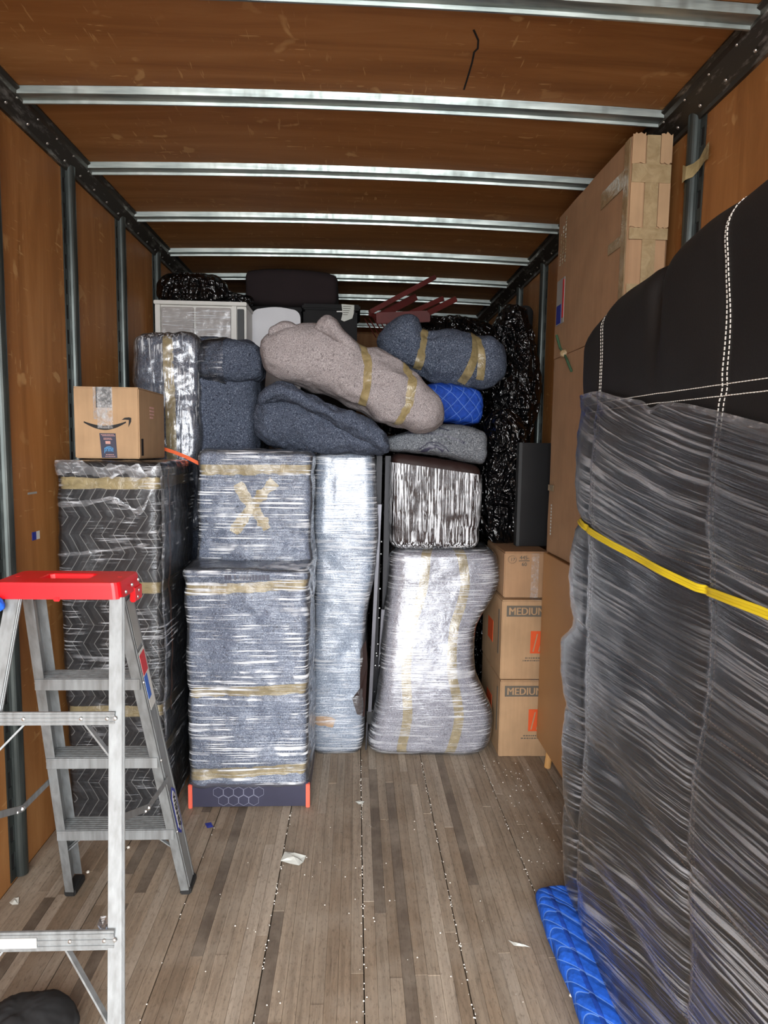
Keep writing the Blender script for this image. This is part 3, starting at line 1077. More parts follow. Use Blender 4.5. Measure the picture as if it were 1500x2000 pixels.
ts = thing('tape_scrap', 'yellowed torn packing tape stuck on the right wall post', 'tape', (1.16, 2.33, 2.6))
mb = MB()
vv_ = []
n = 10
for i in range(n):
    s = i / (n - 1)
    y = 2.40 - 0.16 * s
    x = XR - 0.006 - 0.036 * math.exp(-((y - 2.34) / 0.03) ** 2)
    z = 2.585 + 0.05 * s + 0.01 * math.sin(9 * s)
    hh = 0.03 * (0.6 + 0.5 * rngf.random())
    vv_ += [(x - 0.003, y, z - hh), (x - 0.003, y, z + hh)]
mb.add(vv_, [(2 * i, 2 * i + 2, 2 * i + 3, 2 * i + 1) for i in range(n - 1)])
mb.build('torn_strip', 'tape', ts)


# medium moving boxes
def medium_box(label, x0, z0, y0, h, w):
    th = thing('moving_box', label, 'box', (x0 + w / 2, y0, z0), 'medium moving boxes in the stack')
    d = 0.49
    x1, y1, z1 = x0 + w, y0 + d, z0 + h
    box('carton_body', x0, x1, y0, y1, z0, z1 - 0.004, 'card', th, 0.004)
    for a, b in ((y0 + 0.001, y0 + d / 2 - 0.001), (y0 + d / 2 + 0.001, y1 - 0.001)):
        box('flap', x0 + 0.001, x1 - 0.001, a, b, z1 - 0.006, z1, 'card', th, 0.001)
    MB().box(x0 + w / 2 - 0.026, x0 + w / 2 + 0.026, y0 - 0.001, y1, z1, z1 + 0.0008).build('tape', 'clear_tape', th)
    f = y0 - 0.0012
    bn = MB().box(x0 + 0.024, x0 + 0.27, f, f + 0.0015, z1 - 0.088, z1 - 0.030).build('size_banner', 'grey_ink', th)
    text('lettering', 'MEDIUM', (x0 + 0.034, f - 0.0008, z1 - 0.078), (1, 0, 0), (0, 0, 1), 0.056, 'card', bn, fit=0.185, bold=0.025)
    sq = MB().box(x0 + 0.155, x0 + 0.285, f, f + 0.0015, z0 + 0.14, z0 + 0.26).build('orange_square', 'orange_ink', th)
    mb = MB()
    for i in range(3):
        mb.bar((x0 + 0.17 + 0.03 * i, f - 0.0008, z0 + 0.15), (x0 + 0.19 + 0.035 * i, f - 0.0008, z0 + 0.245), 0.006, 0.001, (1, 0, 0))
    mb.build('slogan', 'card', sq)
    mb = MB()
    rr = random.Random(int(z0 * 100))
    for row, zz in enumerate((0.112, 0.098)):
        x = x0 + 0.13 - 0.012 * row
        while x < x0 + 0.33:
            ww = rr.uniform(0.004, 0.012)
            mb.box(x, x + ww, f, f + 0.0012, z0 + zz, z0 + zz + 0.006)
            x += ww + 0.004
    tag(mb.build('fine_print', 'grey_ink', th), kind='stuff')
    MB().box(x0 - 0.0012, x0 + 0.0003, y0 + 0.2, y0 + 0.33, z0 + 0.14, z0 + 0.26).build('orange_square', 'orange_ink', th)
    MB().box(x0 - 0.0012, x0 + 0.0003, y0 + 0.055, y0 + 0.075, z0 + 0.12, z0 + 0.36).build('side_lettering', 'grey_ink', th)
    return th


medium_box('cardboard medium moving box at the bottom of the stack, standing on the floor', 0.772, 0.0, 3.252, 0.418, 0.36)
medium_box('cardboard medium moving box in the middle of the stack', 0.770, 0.420, 3.262, 0.425, 0.36)
t3 = thing('small_carton', 'smaller tan carton with handwriting on top of the two medium boxes', 'box', (0.89, 3.30, 0.848))
box('carton_body', 0.783, 1.02, 3.30, 3.75, 0.848, 1.088, 'card2', t3, 0.005)
box('flap', 0.785, 1.018, 3.302, 3.525, 1.086, 1.094, 'card_dull', t3, 0.002)
box('flap', 0.785, 1.018, 3.527, 3.748, 1.086, 1.092, 'card_dull', t3, 0.002)
MB().box(0.925, 0.965, 3.298, 3.3005, 0.85, 1.085).build('tape', 'clear_tape', t3)
mb = MB()
cx_, cz_ = 0.823, 1.052
for i in range(16):
    a, b = 2 * math.pi * i / 16, 2 * math.pi * (i + 1) / 16
    mb.bar((cx_ + 0.022 * math.cos(a), 3.2985, cz_ + 0.02 * math.sin(a)), (cx_ + 0.022 * math.cos(b), 3.2985, cz_ + 0.02 * math.sin(b)), 0.004, 0.001, (0, -1, 0))
cir = mb.build('circled_mark', 'grey_ink', t3)
text('lettering', '17', (cx_ - 0.009, 3.298, cz_ - 0.008), (1, 0, 0), (0, 0, 1), 0.024, 'grey_ink', cir)
text('lettering', '445-', (0.862, 3.298, 1.053), (1, 0, 0), (0, 0, 1), 0.028, 'grey_ink', t3, bold=0.01)
text('lettering', '60', (0.873, 3.298, 1.018), (1, 0, 0), (0, 0, 1), 0.028, 'grey_ink', t3, bold=0.01)
MB().bar((0.858, 3.298, 1.045), (0.915, 3.298, 1.046), 0.004, 0.001, (0, 0, 1)).build('underline', 'grey_ink', t3)

tv = thing('flat_screen', 'upright black flat panel standing on the small carton beside the bin bags', 'panel', (0.97, 3.5, 1.095))
box('casing', 0.888, 1.075, 3.48, 3.525, 1.096, 1.662, 'black_gloss', tv, 0.004)
box('edge_strip', 0.884, 0.902, 3.472, 3.532, 1.096, 1.663, 'dark_edge', tv, 0.003)

# ================================================================== wrapped furniture, floor row
# black chevron-quilted tall box, left
bx = thing('wrapped_cabinet', 'tall box wrapped in black zigzag-quilted pad and film behind the ladder', 'cabinet', (-0.99, 2.9, 0))
box('base_board', -1.18, -0.80, 2.645, 3.18, 0.0, 0.024, 'base_board', bx, 0.003)


def bxdisp(p):
    h = 0.006 * fbm(p * 5, 3, 6) + 0.002 * fbm(p * 25, 2, 8)
    for z in (1.47, 1.03, 0.53, 0.34):
        h -= 0.006 * np.exp(-((p[:, 2] - z) / 0.03) ** 2)
    return h


Lk = Loft([(0, -0.99, 2.905, 0.026, 0.195, 0.27), (0.3, -0.99, 2.905, 0.48, 0.2, 0.272), (0.8, -0.992, 2.905, 1.25, 0.203, 0.272), (1, -0.992, 2.905, 1.545, 0.207, 0.275)], 'Z', n=16, r_end=0.02, nu=200, nv=110, disp=bxdisp)
Lk.body('quilted_pad', 'chevron', bx)


def vz(z, z0, z1):
    return (z - z0) / (z1 - z0)


for z, dz, w in ((1.463, 0.008, 0.05), (1.03, -0.01, 0.048), (0.515, 0.006, 0.046), (0.335, 0.02, 0.046)):
    Lk.ribbon('tape', 'tape', bx, [(u, vz(z + dz * (u - 0.75) * 2, 0.026, 1.545)) for u in np.linspace(0.28, 1.25, 90)], w, 0.003, 260)
Lk.ribbon('brown_strap', 'brown_strap', bx, [(0.912, 0.30), (0.914, 0.6), (0.916, 0.99), (0.918, 1.03)], 0.02, 0.005, 80)
Lk.ribbon('brown_strap', 'brown_strap', bx, [(0.904, 0.74), (0.911, 0.70), (0.906, 0.79), (0.909, 0.83)], 0.018, 0.006, 40)
Lk.body('stretch_wrap', 'film_k', bx, 0.006, 0.0025)
mb = Lk.ribbon('bunched_wrap', 'film_edge', bx, [(0.63, 0.985), (0.68, 0.99), (0.74, 0.975), (0.79, 0.985), (0.83, 0.97), (0.86, 0.985)], 0.05, 0.012, 80, 0.5)
Lk.ribbon('bunched_wrap', 'film_edge', bx, [(0.64, 0.885), (0.70, 0.89), (0.76, 0.905), (0.79, 0.885), (0.815, 0.868), (0.83, 0.885), (0.845, 0.93)], 0.02, 0.011, 80, 0.5)
Lk.ribbon('bunched_wrap', 'film_edge', bx, [(0.64, 0.748), (0.70, 0.755), (0.78, 0.768), (0.84, 0.78)], 0.012, 0.011, 60, 0.6)
Lk.ribbon('bunched_wrap', 'film_edge', bx, [(0.862, 0.25), (0.863, 0.6), (0.862, 0.98)], 0.014, 0.011, 80, 0.6)

# smile-printed parcel on the black box
az = thing('parcel_box', 'tan parcel box with black smile arrow and tape on the quilt-wrapped cabinet', 'box', (-1.02, 2.7, 1.56))
ax0, ax1, ay0, ay1, az0, az1 = -1.146, -0.886, 2.70, 3.05, 1.562, 1.852
box('carton_body', ax0, ax1, ay0, ay1, az0, az1 - 0.003, 'card', az, 0.004)
box('flap', ax0 + 0.001, -1.017, ay0 + 0.001, ay1 - 0.001, az1 - 0.005, az1, 'card', az, 0.001)
box('flap', -1.015, ax1 - 0.001, ay0 + 0.001, ay1 - 0.001, az1 - 0.005, az1, 'card', az, 0.001)
f = ay0 - 0.001
W, H = ax1 - ax0, az1 - az0
FX = lambda a: ax0 + a * W
FZ = lambda a: az0 + a * H
up_, dn_ = [], []
for s in np.linspace(0, 1, 22):
    x = 0.15 + 0.65 * s
    yb = 0.535 - 0.095 * math.sin(math.pi * (0.08 + 0.86 * s)) ** 1.0 + (0.0 if s < 0.5 else 0.0)
    th_ = 0.026 * math.sin(math.pi * min(1, 0.05 + s * 0.9)) + 0.007
    up_.append((FX(x), f, FZ(yb + th_ * 0.6)))
    dn_.append((FX(x), f, FZ(yb - th_ * 1.2)))
poly('smile_print', up_ + dn_[::-1], (0, -1, 0), 0.0008, 'ink', az)
arrow = [(0.735, 0.545), (0.78, 0.575), (0.85, 0.582), (0.885, 0.572), (0.878, 0.52), (0.835, 0.445), (0.843, 0.51), (0.845, 0.545), (0.79, 0.548)]
poly('arrow_print', [(FX(a), f, FZ(b)) for a, b in arrow], (0, -1, 0), 0.0008, 'ink', az)
MB().box(FX(0.30), FX(0.52), f + 0.0003, f + 0.001, FZ(0.55), FZ(0.995)).build('pale_tape', 'clear_tape', az)
gl = MB().box(FX(0.345), FX(0.585), f, f + 0.0012, FZ(0.71), FZ(0.998)).build('grey_tape', 'dark_edge', az)
MB().box(FX(0.36), FX(0.60), f - 0.0012, f - 0.0004, FZ(0.42), FZ(0.998)).build('clear_tape', 'clear_tape', az)
lbm = MB()
lq = [(0.385, 0.355), (0.635, 0.355), (0.655, 0.01), (0.415, 0.01)]
pl = poly('brand_label', [(FX(a), f, FZ(b)) for a, b in lq], (0, -1, 0), 0.001, 'navy_print', az)
text('lettering', 'prime', (FX(0.455), f - 0.0012, FZ(0.10)), (1, 0, 0), (0, 0, 1), 0.032, 'sky_ink', pl, fit=0.036, bold=0.01)
sm = [(0.45, 0.135), (0.49, 0.165), (0.54, 0.172), (0.60, 0.15), (0.54, 0.16), (0.49, 0.152)]
poly('small_smile', [(FX(a), f - 0.001, FZ(b)) for a, b in sm], (0, -1, 0), 0.0006, 'sky_ink', pl)
poly('pink_mark', [(FX(a), f - 0.001, FZ(b)) for a, b in [(0.475, 0.245), (0.55, 0.245), (0.555, 0.205), (0.48, 0.205)]], (0, -1, 0), 0.0006, 'pink_ink', pl)
mb = MB()
rr = random.Random(9)
for zz, x0_, x1_ in ((0.335, 0.41, 0.60), (0.318, 0.43, 0.62), (0.285, 0.45, 0.56), (0.27, 0.45, 0.58), (0.055, 0.48, 0.60), (0.03, 0.47, 0.62)):
    x = x0_
    while x < x1_:
        ww = rr.uniform(0.008, 0.02)
        mb.box(FX(x), FX(x + ww), f - 0.0018, f - 0.001, FZ(zz - 0.004), FZ(zz + 0.005))
        x += ww + 0.007
tag(mb.build('fine_print', 'pink_ink', pl), kind='stuff')
mb = MB()
for i in range(4):
    for k in range(5 - (i == 3)):
        mb.box(ax1 + 0.0002, ax1 + 0.001, 2.84 + 0.012 * k, 2.85 + 0.012 * k, 1.775 - 0.014 * i, 1.783 - 0.014 * i)
tag(mb.build('side_print', 'pink_ink', az), kind='stuff')
MB().box(ax1 + 0.0002, ax1 + 0.001, 2.722, 2.748, 1.575, 1.645).build('side_mark', 'ink', az)

# blue-blanket cabinet with a set-back upper part
cb = thing('blanket_wrapped_cabinet', 'blue-grey blanketed two-tier cabinet with film, tape bands and a taped X', 'cabinet', (-0.47, 3.0, 0))
box('printed_base', -0.728, -0.198, 2.785, 3.25, 0.004, 0.12, 'navy_print', cb, 0.004)
for x in (-0.733, -0.209):
    box('corner_edge', x, x + 0.018, 2.778, 2.80, 0.0, 0.112, 'coral', cb, 0.003)
hb = MB()
for i, cx in enumerate((-0.60, -0.555, -0.51, -0.465, -0.42, -0.5775, -0.5325, -0.4875, -0.4425)):
    cz = 0.075 if i < 5 else 0.036
    for k in range(6):
        a, b = math.pi / 6 + k * math.pi / 3, math.pi / 6 + (k + 1) * math.pi / 3
        hb.bar((cx + 0.025 * math.cos(a), 2.784, cz + 0.025 * math.sin(a)), (cx + 0.025 * math.cos(b), 2.784, cz + 0.025 * math.sin(b)), 0.003, 0.0015, (0, -1, 0))
hb.build('hexagon_print', 'hex_ink', cb)


def dd(amp, seed, zs):
    def d(p):
        h = amp * fbm(p * 6, 3, seed) + 0.0025 * fbm(p * 30, 2, seed + 3)
        for z in zs:
            h -= 0.007 * np.exp(-((p[:, 2] - z) / 0.03) ** 2)
        return h
    return d


Lc = Loft([(0, -0.464, 3.02, 0.095, 0.262, 0.235), (0.3, -0.466, 3.02, 0.4, 0.266, 0.238), (0.85, -0.472, 3.02, 0.95, 0.268, 0.24), (1, -0.474, 3.02, 1.085, 0.276, 0.246)], 'Z', n=16, r_end=0.022, nu=200, nv=100, disp=dd(0.009, 12, (1.01, 0.53, 0.17)))
Lc.body('lower_blanket', 'blk_blue', cb)
Lu = Loft([(0, -0.472, 3.125, 1.07, 0.272, 0.125), (0.15, -0.470, 3.13, 1.15, 0.263, 0.125), (0.8, -0.462, 3.13, 1.5, 0.258, 0.125), (1, -0.46, 3.13, 1.598, 0.258, 0.125)], 'Z', n=14, r_end=0.03, nu=180, nv=80, disp=dd(0.009, 22, (1.5,)))
Lu.body('upper_blanket', 'blk_blue', cb)
for z, dz, w in ((1.0, 0.06, 0.05), (0.53, 0.045, 0.05), (0.165, 0.05, 0.05)):
    Lc.ribbon('tape', 'tape', cb, [(u, vz(z + dz * (u - 0.75) * 1.8, 0.095, 1.085)) for u in np.linspace(0.55, 0.95, 60)], w, 0.004, 160)
Lu.ribbon('tape', 'tape', cb, [(u, vz(1.505 + 0.02 * (u - 0.75), 1.07, 1.598)) for u in np.linspace(0.55, 0.95, 60)], 0.05, 0.004, 160)
Lu.ribbon('cross_tape', 'tape', cb, [(0.695, 0.70), (0.72, 0.58), (0.78, 0.36), (0.79, 0.31)], 0.05, 0.005, 50, 0.25)
Lu.ribbon('cross_tape', 'tape', cb, [(0.685, 0.28), (0.73, 0.46), (0.77, 0.6), (0.81, 0.72)], 0.05, 0.0065, 50, 0.25)
Lc.body('stretch_wrap', 'film_d', cb, 0.007, 0.001)
Lu.body('stretch_wrap', 'film_d', cb, 0.007, 0.001)
# printed wording on the blanket
mb = MB()
rr = random.Random(5)
x = -0.56
while x < -0.38:
    ww = rr.uniform(0.007, 0.013)
    y_ = 2.768
    mb.box(x, x + ww, y_, y_ + 0.004, 1.046, 1.066)
    if rr.random() < 0.8:
        pass
    x += ww + (0.004 if rr.random() < 0.85 else 0.014)
tag(mb.build('blanket_print', 'navy_print', cb), kind='stuff')

# tall pale wrapped panel
gp = thing('film_wrapped_bundle', 'tall narrow pale blue-grey bundle in bright film between the two wrapped pieces', 'bundle', (-0.07, 3.45, 0))
Lg = Loft([(0, -0.085, 3.45, 0.0, 0.125, 0.15), (0.06, -0.083, 3.45, 0.10, 0.137, 0.16), (0.3, -0.08, 3.45, 0.48, 0.138, 0.165), (0.52, -0.072, 3.45, 0.83, 0.142, 0.165), (0.62, -0.055, 3.45, 0.98, 0.158, 0.165), (0.85, -0.055, 3.45, 1.36, 0.16, 0.17), (1, -0.06, 3.45, 1.592, 0.152, 0.165)], 'Z', n=7, r_end=0.03, nu=150, nv=130, disp=cloth_disp(0.008, 0.001, 4, 31, 0.003, (8, 8, 3)))
Lg.body('blanket', 'blk_pale', gp)
Lg.ribbon('beige_tape', 'card', gp, [(0.65, 0.115), (0.70, 0.113), (0.735, 0.105)], 0.05, 0.004, 20, 0.2)
Lg.body('stretch_wrap', 'film_c', gp, 0.007, 0.0008)

# waisted light bundle
hg = thing('wrapped_chair', 'waisted light grey wrapped bundle with two upright tan tapes beside the moving boxes', 'bundle', (0.42, 3.45, 0))
prof = [(0.0, 0.10, 0.70), (0.05, 0.088, 0.725), (0.14, 0.10, 0.745), (0.22, 0.115, 0.742), (0.32, 0.13, 0.70), (0.44, 0.142, 0.652), (0.56, 0.152, 0.643), (0.69, 0.163, 0.662), (0.8, 0.174, 0.73), (0.9, 0.182, 0.775), (1.0, 0.188, 0.775), (1.088, 0.198, 0.755)]
Lh = Loft([(z / 1.088, (a + b) / 2, 3.435 + 0.11 * sstep(0.25, 1.1, z), z, (b - a) / 2, 0.185) for z, a, b in prof], 'Z', n=5.5, r_end=0.05, nu=180, nv=120, disp=cloth_disp(0.006, 0.001, 4, 41))
Lh.body('blanket', 'blk_lilac', hg)
Lh.ribbon('tape', 'tape', hg, [(0.668, 0.0), (0.675, 0.5), (0.69, 0.99), (0.69, 1.05)], 0.05, 0.004, 90)
Lh.ribbon('tape', 'tape', hg, [(0.81, 0.0), (0.825, 0.3), (0.826, 0.6), (0.80, 0.99), (0.80, 1.05)], 0.05, 0.004, 90)
Lh.body('stretch_wrap', 'film_c', hg, 0.007, 0.0008)

# brown leather piece on it
bo = thing('leather_ottoman', 'dark brown leather ottoman in streaky film on top of the waisted bundle', 'ottoman', (0.42, 3.5, 1.09))


def slope_top(p):
    q = p.copy()
    k = sstep(1.3, 1.55, p[:, 2])
    q[:, 2] = p[:, 2] - k * (p[:, 0] - 0.19) * 0.13
    return q


Lo = Loft([(0, 0.425, 3.545, 1.098, 0.228, 0.19), (0.5, 0.427, 3.545, 1.35, 0.238, 0.195), (1, 0.427, 3.545, 1.60, 0.24, 0.195)], 'Z', n=9, r_end=0.045, nu=160, nv=70, disp=cloth_disp(0.005, 0.0015, 6, 51), warp=slope_top)
Lo.body('leather_cover', 'brown_leather', bo)
Lo.patch('stretch_wrap', 'film_v', bo, 0.5, 1.0, 0.0, 0.90, 0.007, 140, 50, 0.0008)

# bed frame irons in the gap
bf = thing('bed_frame_irons', 'grey and black angle irons with bright rivets standing in the narrow gap', 'bed frame', (0.12, 3.4, 0))
for (p0, p1, w) in (((at(722, 1390, 3.36)), at(742, 985, 3.36), 0.018), (at(738, 1375, 3.40), at(748, 1190, 3.40), 0.018)):
    MB().prism([(-w / 2, -w / 2), (w / 2, -w / 2), (w / 2, -w / 2 + 0.004), (-w / 2 + 0.004, -w / 2 + 0.004), (-w / 2 + 0.004, w / 2), (-w / 2, w / 2)], p0, p1, (1, 0, 0)).build('angle_iron', 'iron', bf)
for x0_, yy in ((735, 3.46), (752, 3.48)):
    p0, p1 = at(x0_ - 6, 1440, yy), at(x0_ + 6, 900, yy)
    MB().bar((p0[0], yy, 0.02), (p1[0], yy, 1.58), 0.03, 0.012, (1, 0, 0)).build('black_upright', 'iron_dark', bf)
rv = MB()
for x, y in ((745, 1058), (744, 1082), (742, 1150), (741, 1188), (740, 1207), (738, 1258), (735, 1276), (736, 1281), (733, 1300), (732, 1351), (731, 1370)):
    rv.dome(at(x, y, 3.435), (0, -1, 0), 0.005, 0.003, 6)
tag(rv.build('rivets', 'rivet', bf), kind='stuff')
cst = at(728, 1400, 3.36)
box('caster_block', cst[0] - 0.032, cst[0] + 0.035, 3.35, 3.40, cst[2] - 0.04, cst[2] + 0.04, 'rubber', bf, 0.008)
MB().bar((cst[0] - 0.03, 3.36, cst[2] - 0.03), (cst[0] - 0.035, 3.34, 0.0), 0.008, 0.008, (1, 0, 0)).build('caster_stem', 'iron_dark', bf)
poly('brown_bracket', [at(715, 1250, 3.30), at(718, 1300, 3.30), at(712, 1400, 3.30), at(697, 1395, 3.285), at(688, 1365, 3.28), at(703, 1345, 3.285), at(704, 1270, 3.29)], (0, 1, 0), 0.012, 'brown_leather', bf)

# ================================================================== bundles piled on top
lb1 = thing('blanket_bundle', 'big light grey speckled blanket bundle with two tan tape bands, slanting down to the right', 'bundle', (0, 3.27, 1.7))


def pinch(xs, amp, seed, fine=0.003, scale=5):
    def d(p):
        h = amp * fbm(p * scale, 3, seed) + fine * fbm(p * 24, 2, seed + 2) + 0.005 * ridge(p * np.array([7, 5, 11]), 2, seed + 7)
        for x in xs:
            h -= 0.016 * np.exp(-((p[:, 0] - x) / 0.035) ** 2)
            a = np.exp(-((p[:, 0] - x) / 0.13) ** 2)
            h += a * 0.010 * ridge(p * np.array([2, 15, 15]), 1, seed + 4)
        return h
    return d


Ll = Loft([(0, -0.47, 3.27, 2.075, 0.075, 0.11), (0.12, -0.36, 3.27, 2.07, 0.125, 0.16), (0.35, -0.14, 3.27, 2.04, 0.155, 0.175), (0.6, 0.08, 3.27, 1.945, 0.165, 0.18), (0.82, 0.26, 3.27, 1.86, 0.145, 0.165), (0.95, 0.38, 3.27, 1.81, 0.10, 0.13), (1, 0.43, 3.27, 1.795, 0.07, 0.09)], 'X', n=2.7, r_end=0.05, nu=150, nv=130, disp=pinch((0.03, 0.245), 0.014, 61))
Ll.body('blanket', 'blk_light', lb1)
Ll.ribbon('tape', 'tape', lb1, [(-0.08, 0.49), (0.05, 0.53), (0.2, 0.57), (0.3, 0.565), (0.42, 0.53)], 0.04, 0.004, 60)
Ll.ribbon('tape', 'tape', lb1, [(-0.06, 0.72), (0.04, 0.76), (0.16, 0.825), (0.28, 0.81), (0.42, 0.74)], 0.042, 0.004, 60, 0.2)
Lf = Loft([(0, -0.20, 3.17, 2.185, 0.018, 0.06), (0.3, -0.14, 3.15, 2.19, 0.05, 0.07), (0.7, -0.06, 3.14, 2.13, 0.04, 0.06), (1, 0.02, 3.14, 2.07, 0.018, 0.03)], 'X', n=2.3, r_end=0.03, nu=60, nv=50, disp=cloth_disp(0.008, 0.003, 9, 64))
Lf.body('folded_corner', 'blk_light', lb1)
Lf = Loft([(0, -0.42, 3.2, 2.16, 0.03, 0.08), (0.5, -0.34, 3.2, 2.185, 0.03, 0.08), (1, -0.25, 3.2, 2.165, 0.02, 0.06)], 'X', n=3, r_end=0.02, nu=60, nv=40, disp=cloth_disp(0.006, 0.002, 9, 65))
Lf.body('folded_corner', 'blk_light', lb1)

lb2 = thing('blanket_bundle', 'loose slate-blue folded blanket under the left end of the light grey bundle', 'blanket', (-0.17, 3.3, 1.6))
Lj = Loft([(0, -0.505, 3.34, 1.735, 0.06, 0.09), (0.08, -0.46, 3.34, 1.74, 0.105, 0.14), (0.3, -0.32, 3.34, 1.735, 0.125, 0.17), (0.6, -0.11, 3.33, 1.71, 0.10, 0.18), (0.85, 0.06, 3.33, 1.66, 0.058, 0.17), (1, 0.155, 3.33, 1.635, 0.035, 0.14)], 'X', n=2.8, r_end=0.04, nu=140, nv=110, disp=cloth_disp(0.02, 0.006, 5, 71, 0.014, (5, 4, 9)))
Lj.body('lower_fold', 'blk_slate', lb2)
Lj2 = Loft([(0, -0.47, 3.22, 1.845, 0.022, 0.06), (0.15, -0.38, 3.20, 1.885, 0.038, 0.10), (0.4, -0.23, 3.19, 1.835, 0.042, 0.12), (0.65, -0.08, 3.19, 1.765, 0.042, 0.12), (0.88, 0.08, 3.19, 1.69, 0.05, 0.10), (1, 0.16, 3.20, 1.64, 0.05, 0.07)], 'X', n=2.5, r_end=0.03, nu=90, nv=90, disp=cloth_disp(0.015, 0.005, 6, 74, 0.008, (6, 4, 10)))
Lj2.body('upper_fold', 'blk_slate', lb2)

lb3 = thing('blanket_bundle', 'dark blue-grey blanket bundle with two tan tapes at upper right of the pile', 'bundle', (0.5, 3.75, 1.98))
Ld = Loft([(0, 0.115, 3.76, 2.22, 0.05, 0.09), (0.12, 0.20, 3.76, 2.22, 0.11, 0.15), (0.28, 0.31, 3.76, 2.21, 0.155, 0.17), (0.36, 0.375, 3.76, 2.17, 0.135, 0.16), (0.55, 0.50, 3.76, 2.15, 0.15, 0.17), (0.75, 0.65, 3.76, 2.12, 0.148, 0.165), (0.9, 0.78, 3.76, 2.125, 0.13, 0.15), (1, 0.86, 3.76, 2.13, 0.07, 0.09)], 'X', n=2.6, r_end=0.05, nu=140, nv=120, disp=pinch((0.375, 0.675), 0.018, 81))
Ld.body('blanket', 'blk_navy', lb3)
Ld.ribbon('tape', 'tape', lb3, [(-0.05, 0.385), (0.08, 0.375), (0.25, 0.35), (0.40, 0.31)], 0.05, 0.004, 60)
Ld.ribbon('tape', 'tape', lb3, [(-0.05, 0.73), (0.08, 0.76), (0.25, 0.74), (0.40, 0.67)], 0.05, 0.004, 60)
Ld.ribbon('tape', 'tape', lb3, [(0.10, 0.765), (0.25, 0.795), (0.36, 0.79)], 0.045, 0.006, 40)

qb = thing('moving_pad', 'royal blue quilted pad tucked under the dark blue bundle', 'moving pad', (0.56, 3.7, 1.75))
Lq = Loft([(0, 0.36, 3.72, 1.875, 0.09, 0.12), (0.3, 0.46, 3.72, 1.885, 0.11, 0.13), (0.8, 0.64, 3.72, 1.865, 0.108, 0.13), (1, 0.715, 3.72, 1.855, 0.09, 0.11)], 'X', n=4, r_end=0.04, nu=90, nv=60, disp=cloth_disp(0.008, 0.003, 8, 91))
Lq.body('quilted_cloth', 'quilt_blue', qb)

gb = thing('printed_blanket', 'mid grey blanket with dark blurred printing, draped on the brown ottoman', 'blanket', (0.43, 3.45, 1.6))
Lm = Loft([(0, 0.15, 3.50, 1.645, 0.03, 0.12), (0.2, 0.25, 3.49, 1.652, 0.052, 0.16), (0.55, 0.44, 3.49, 1.668, 0.082, 0.18), (0.85, 0.60, 3.49, 1.645, 0.09, 0.18), (1, 0.685, 3.49, 1.628, 0.086, 0.16)], 'X', n=4.5, r_end=0.03, nu=120, nv=90, disp=cloth_disp(0.006, 0.003, 7, 95))
Lm.body('folded_cloth', 'blk_mid', gb)
# unreadable rows of print, following the cloth
def print_rows(L, name, mat, parent, rows, seed):
    mb = MB()
    rr = random.Random(seed)
    for u0, v0, u1, v1, hgt in rows:
        s = 0.0
        while s < 1:
            wv = rr.uniform(0.02, 0.05)
            a = s
            b = min(1, s + wv)
            ua, va, ub, vb = u0 + (u1 - u0) * a, v0 + (v1 - v0) * a, u0 + (u1 - u0) * b, v0 + (v1 - v0) * b
            c, N = L.ev(np.array([ua, ub]), np.array([va, vb]), 0.002)
            mb.bar(c[0], c[1], hgt * rr.uniform(0.7, 1.0), 0.0015, np.cross(N[0], c[1] - c[0]))
            s = b + rr.uniform(0.008, 0.02)
    tag(mb.build(name, mat, parent), kind='stuff')


print_rows(Lm, 'blurred_print', 'navy_print', gb, [(0.17, 0.22, 0.20, 0.32, 0.012), (0.20, 0.33, 0.25, 0.78, 0.014), (0.165, 0.45, 0.20, 0.62, 0.009)], 12)
arc = [(0.30, 0.34), (0.265, 0.42), (0.265, 0.50), (0.285, 0.58), (0.31, 0.62)]
Lm.ribbon('logo_arc', 'navy_print', gb, arc, 0.006, 0.0025, 30)
Lm.ribbon('logo_arc', 'navy_print', gb, [(0.33, 0.36), (0.29, 0.44), (0.285, 0.50), (0.31, 0.57)], 0.02, 0.0025, 30, 0.6)


# ================================================================== bin bags, right
def bin_bag(label, st, seed, r_end=0.08, n=2.6, amp=0.03, parent_loc=(0, 0, 0), mat='bin_bag'):
    th = thing('bin_bag', label, 'bag', parent_loc)

    def d(p):
        w = p + 0.05 * np.stack([fbm(p * 7, 2, seed + 20), fbm(p * 7, 2, seed + 21), fbm(p * 7, 2, seed + 22)], 1)
        return amp * fbm(p * 4, 2, seed) + 0.5 * amp * ridge(w * 9, 2, seed + 3) + 0.2 * amp * ridge(w * 24, 1, seed + 6)
    L = Loft(st, 'Z', n=n, r_end=r_end, nu=150, nv=130, disp=d)
    L.body('plastic', mat, th)
    return th, L


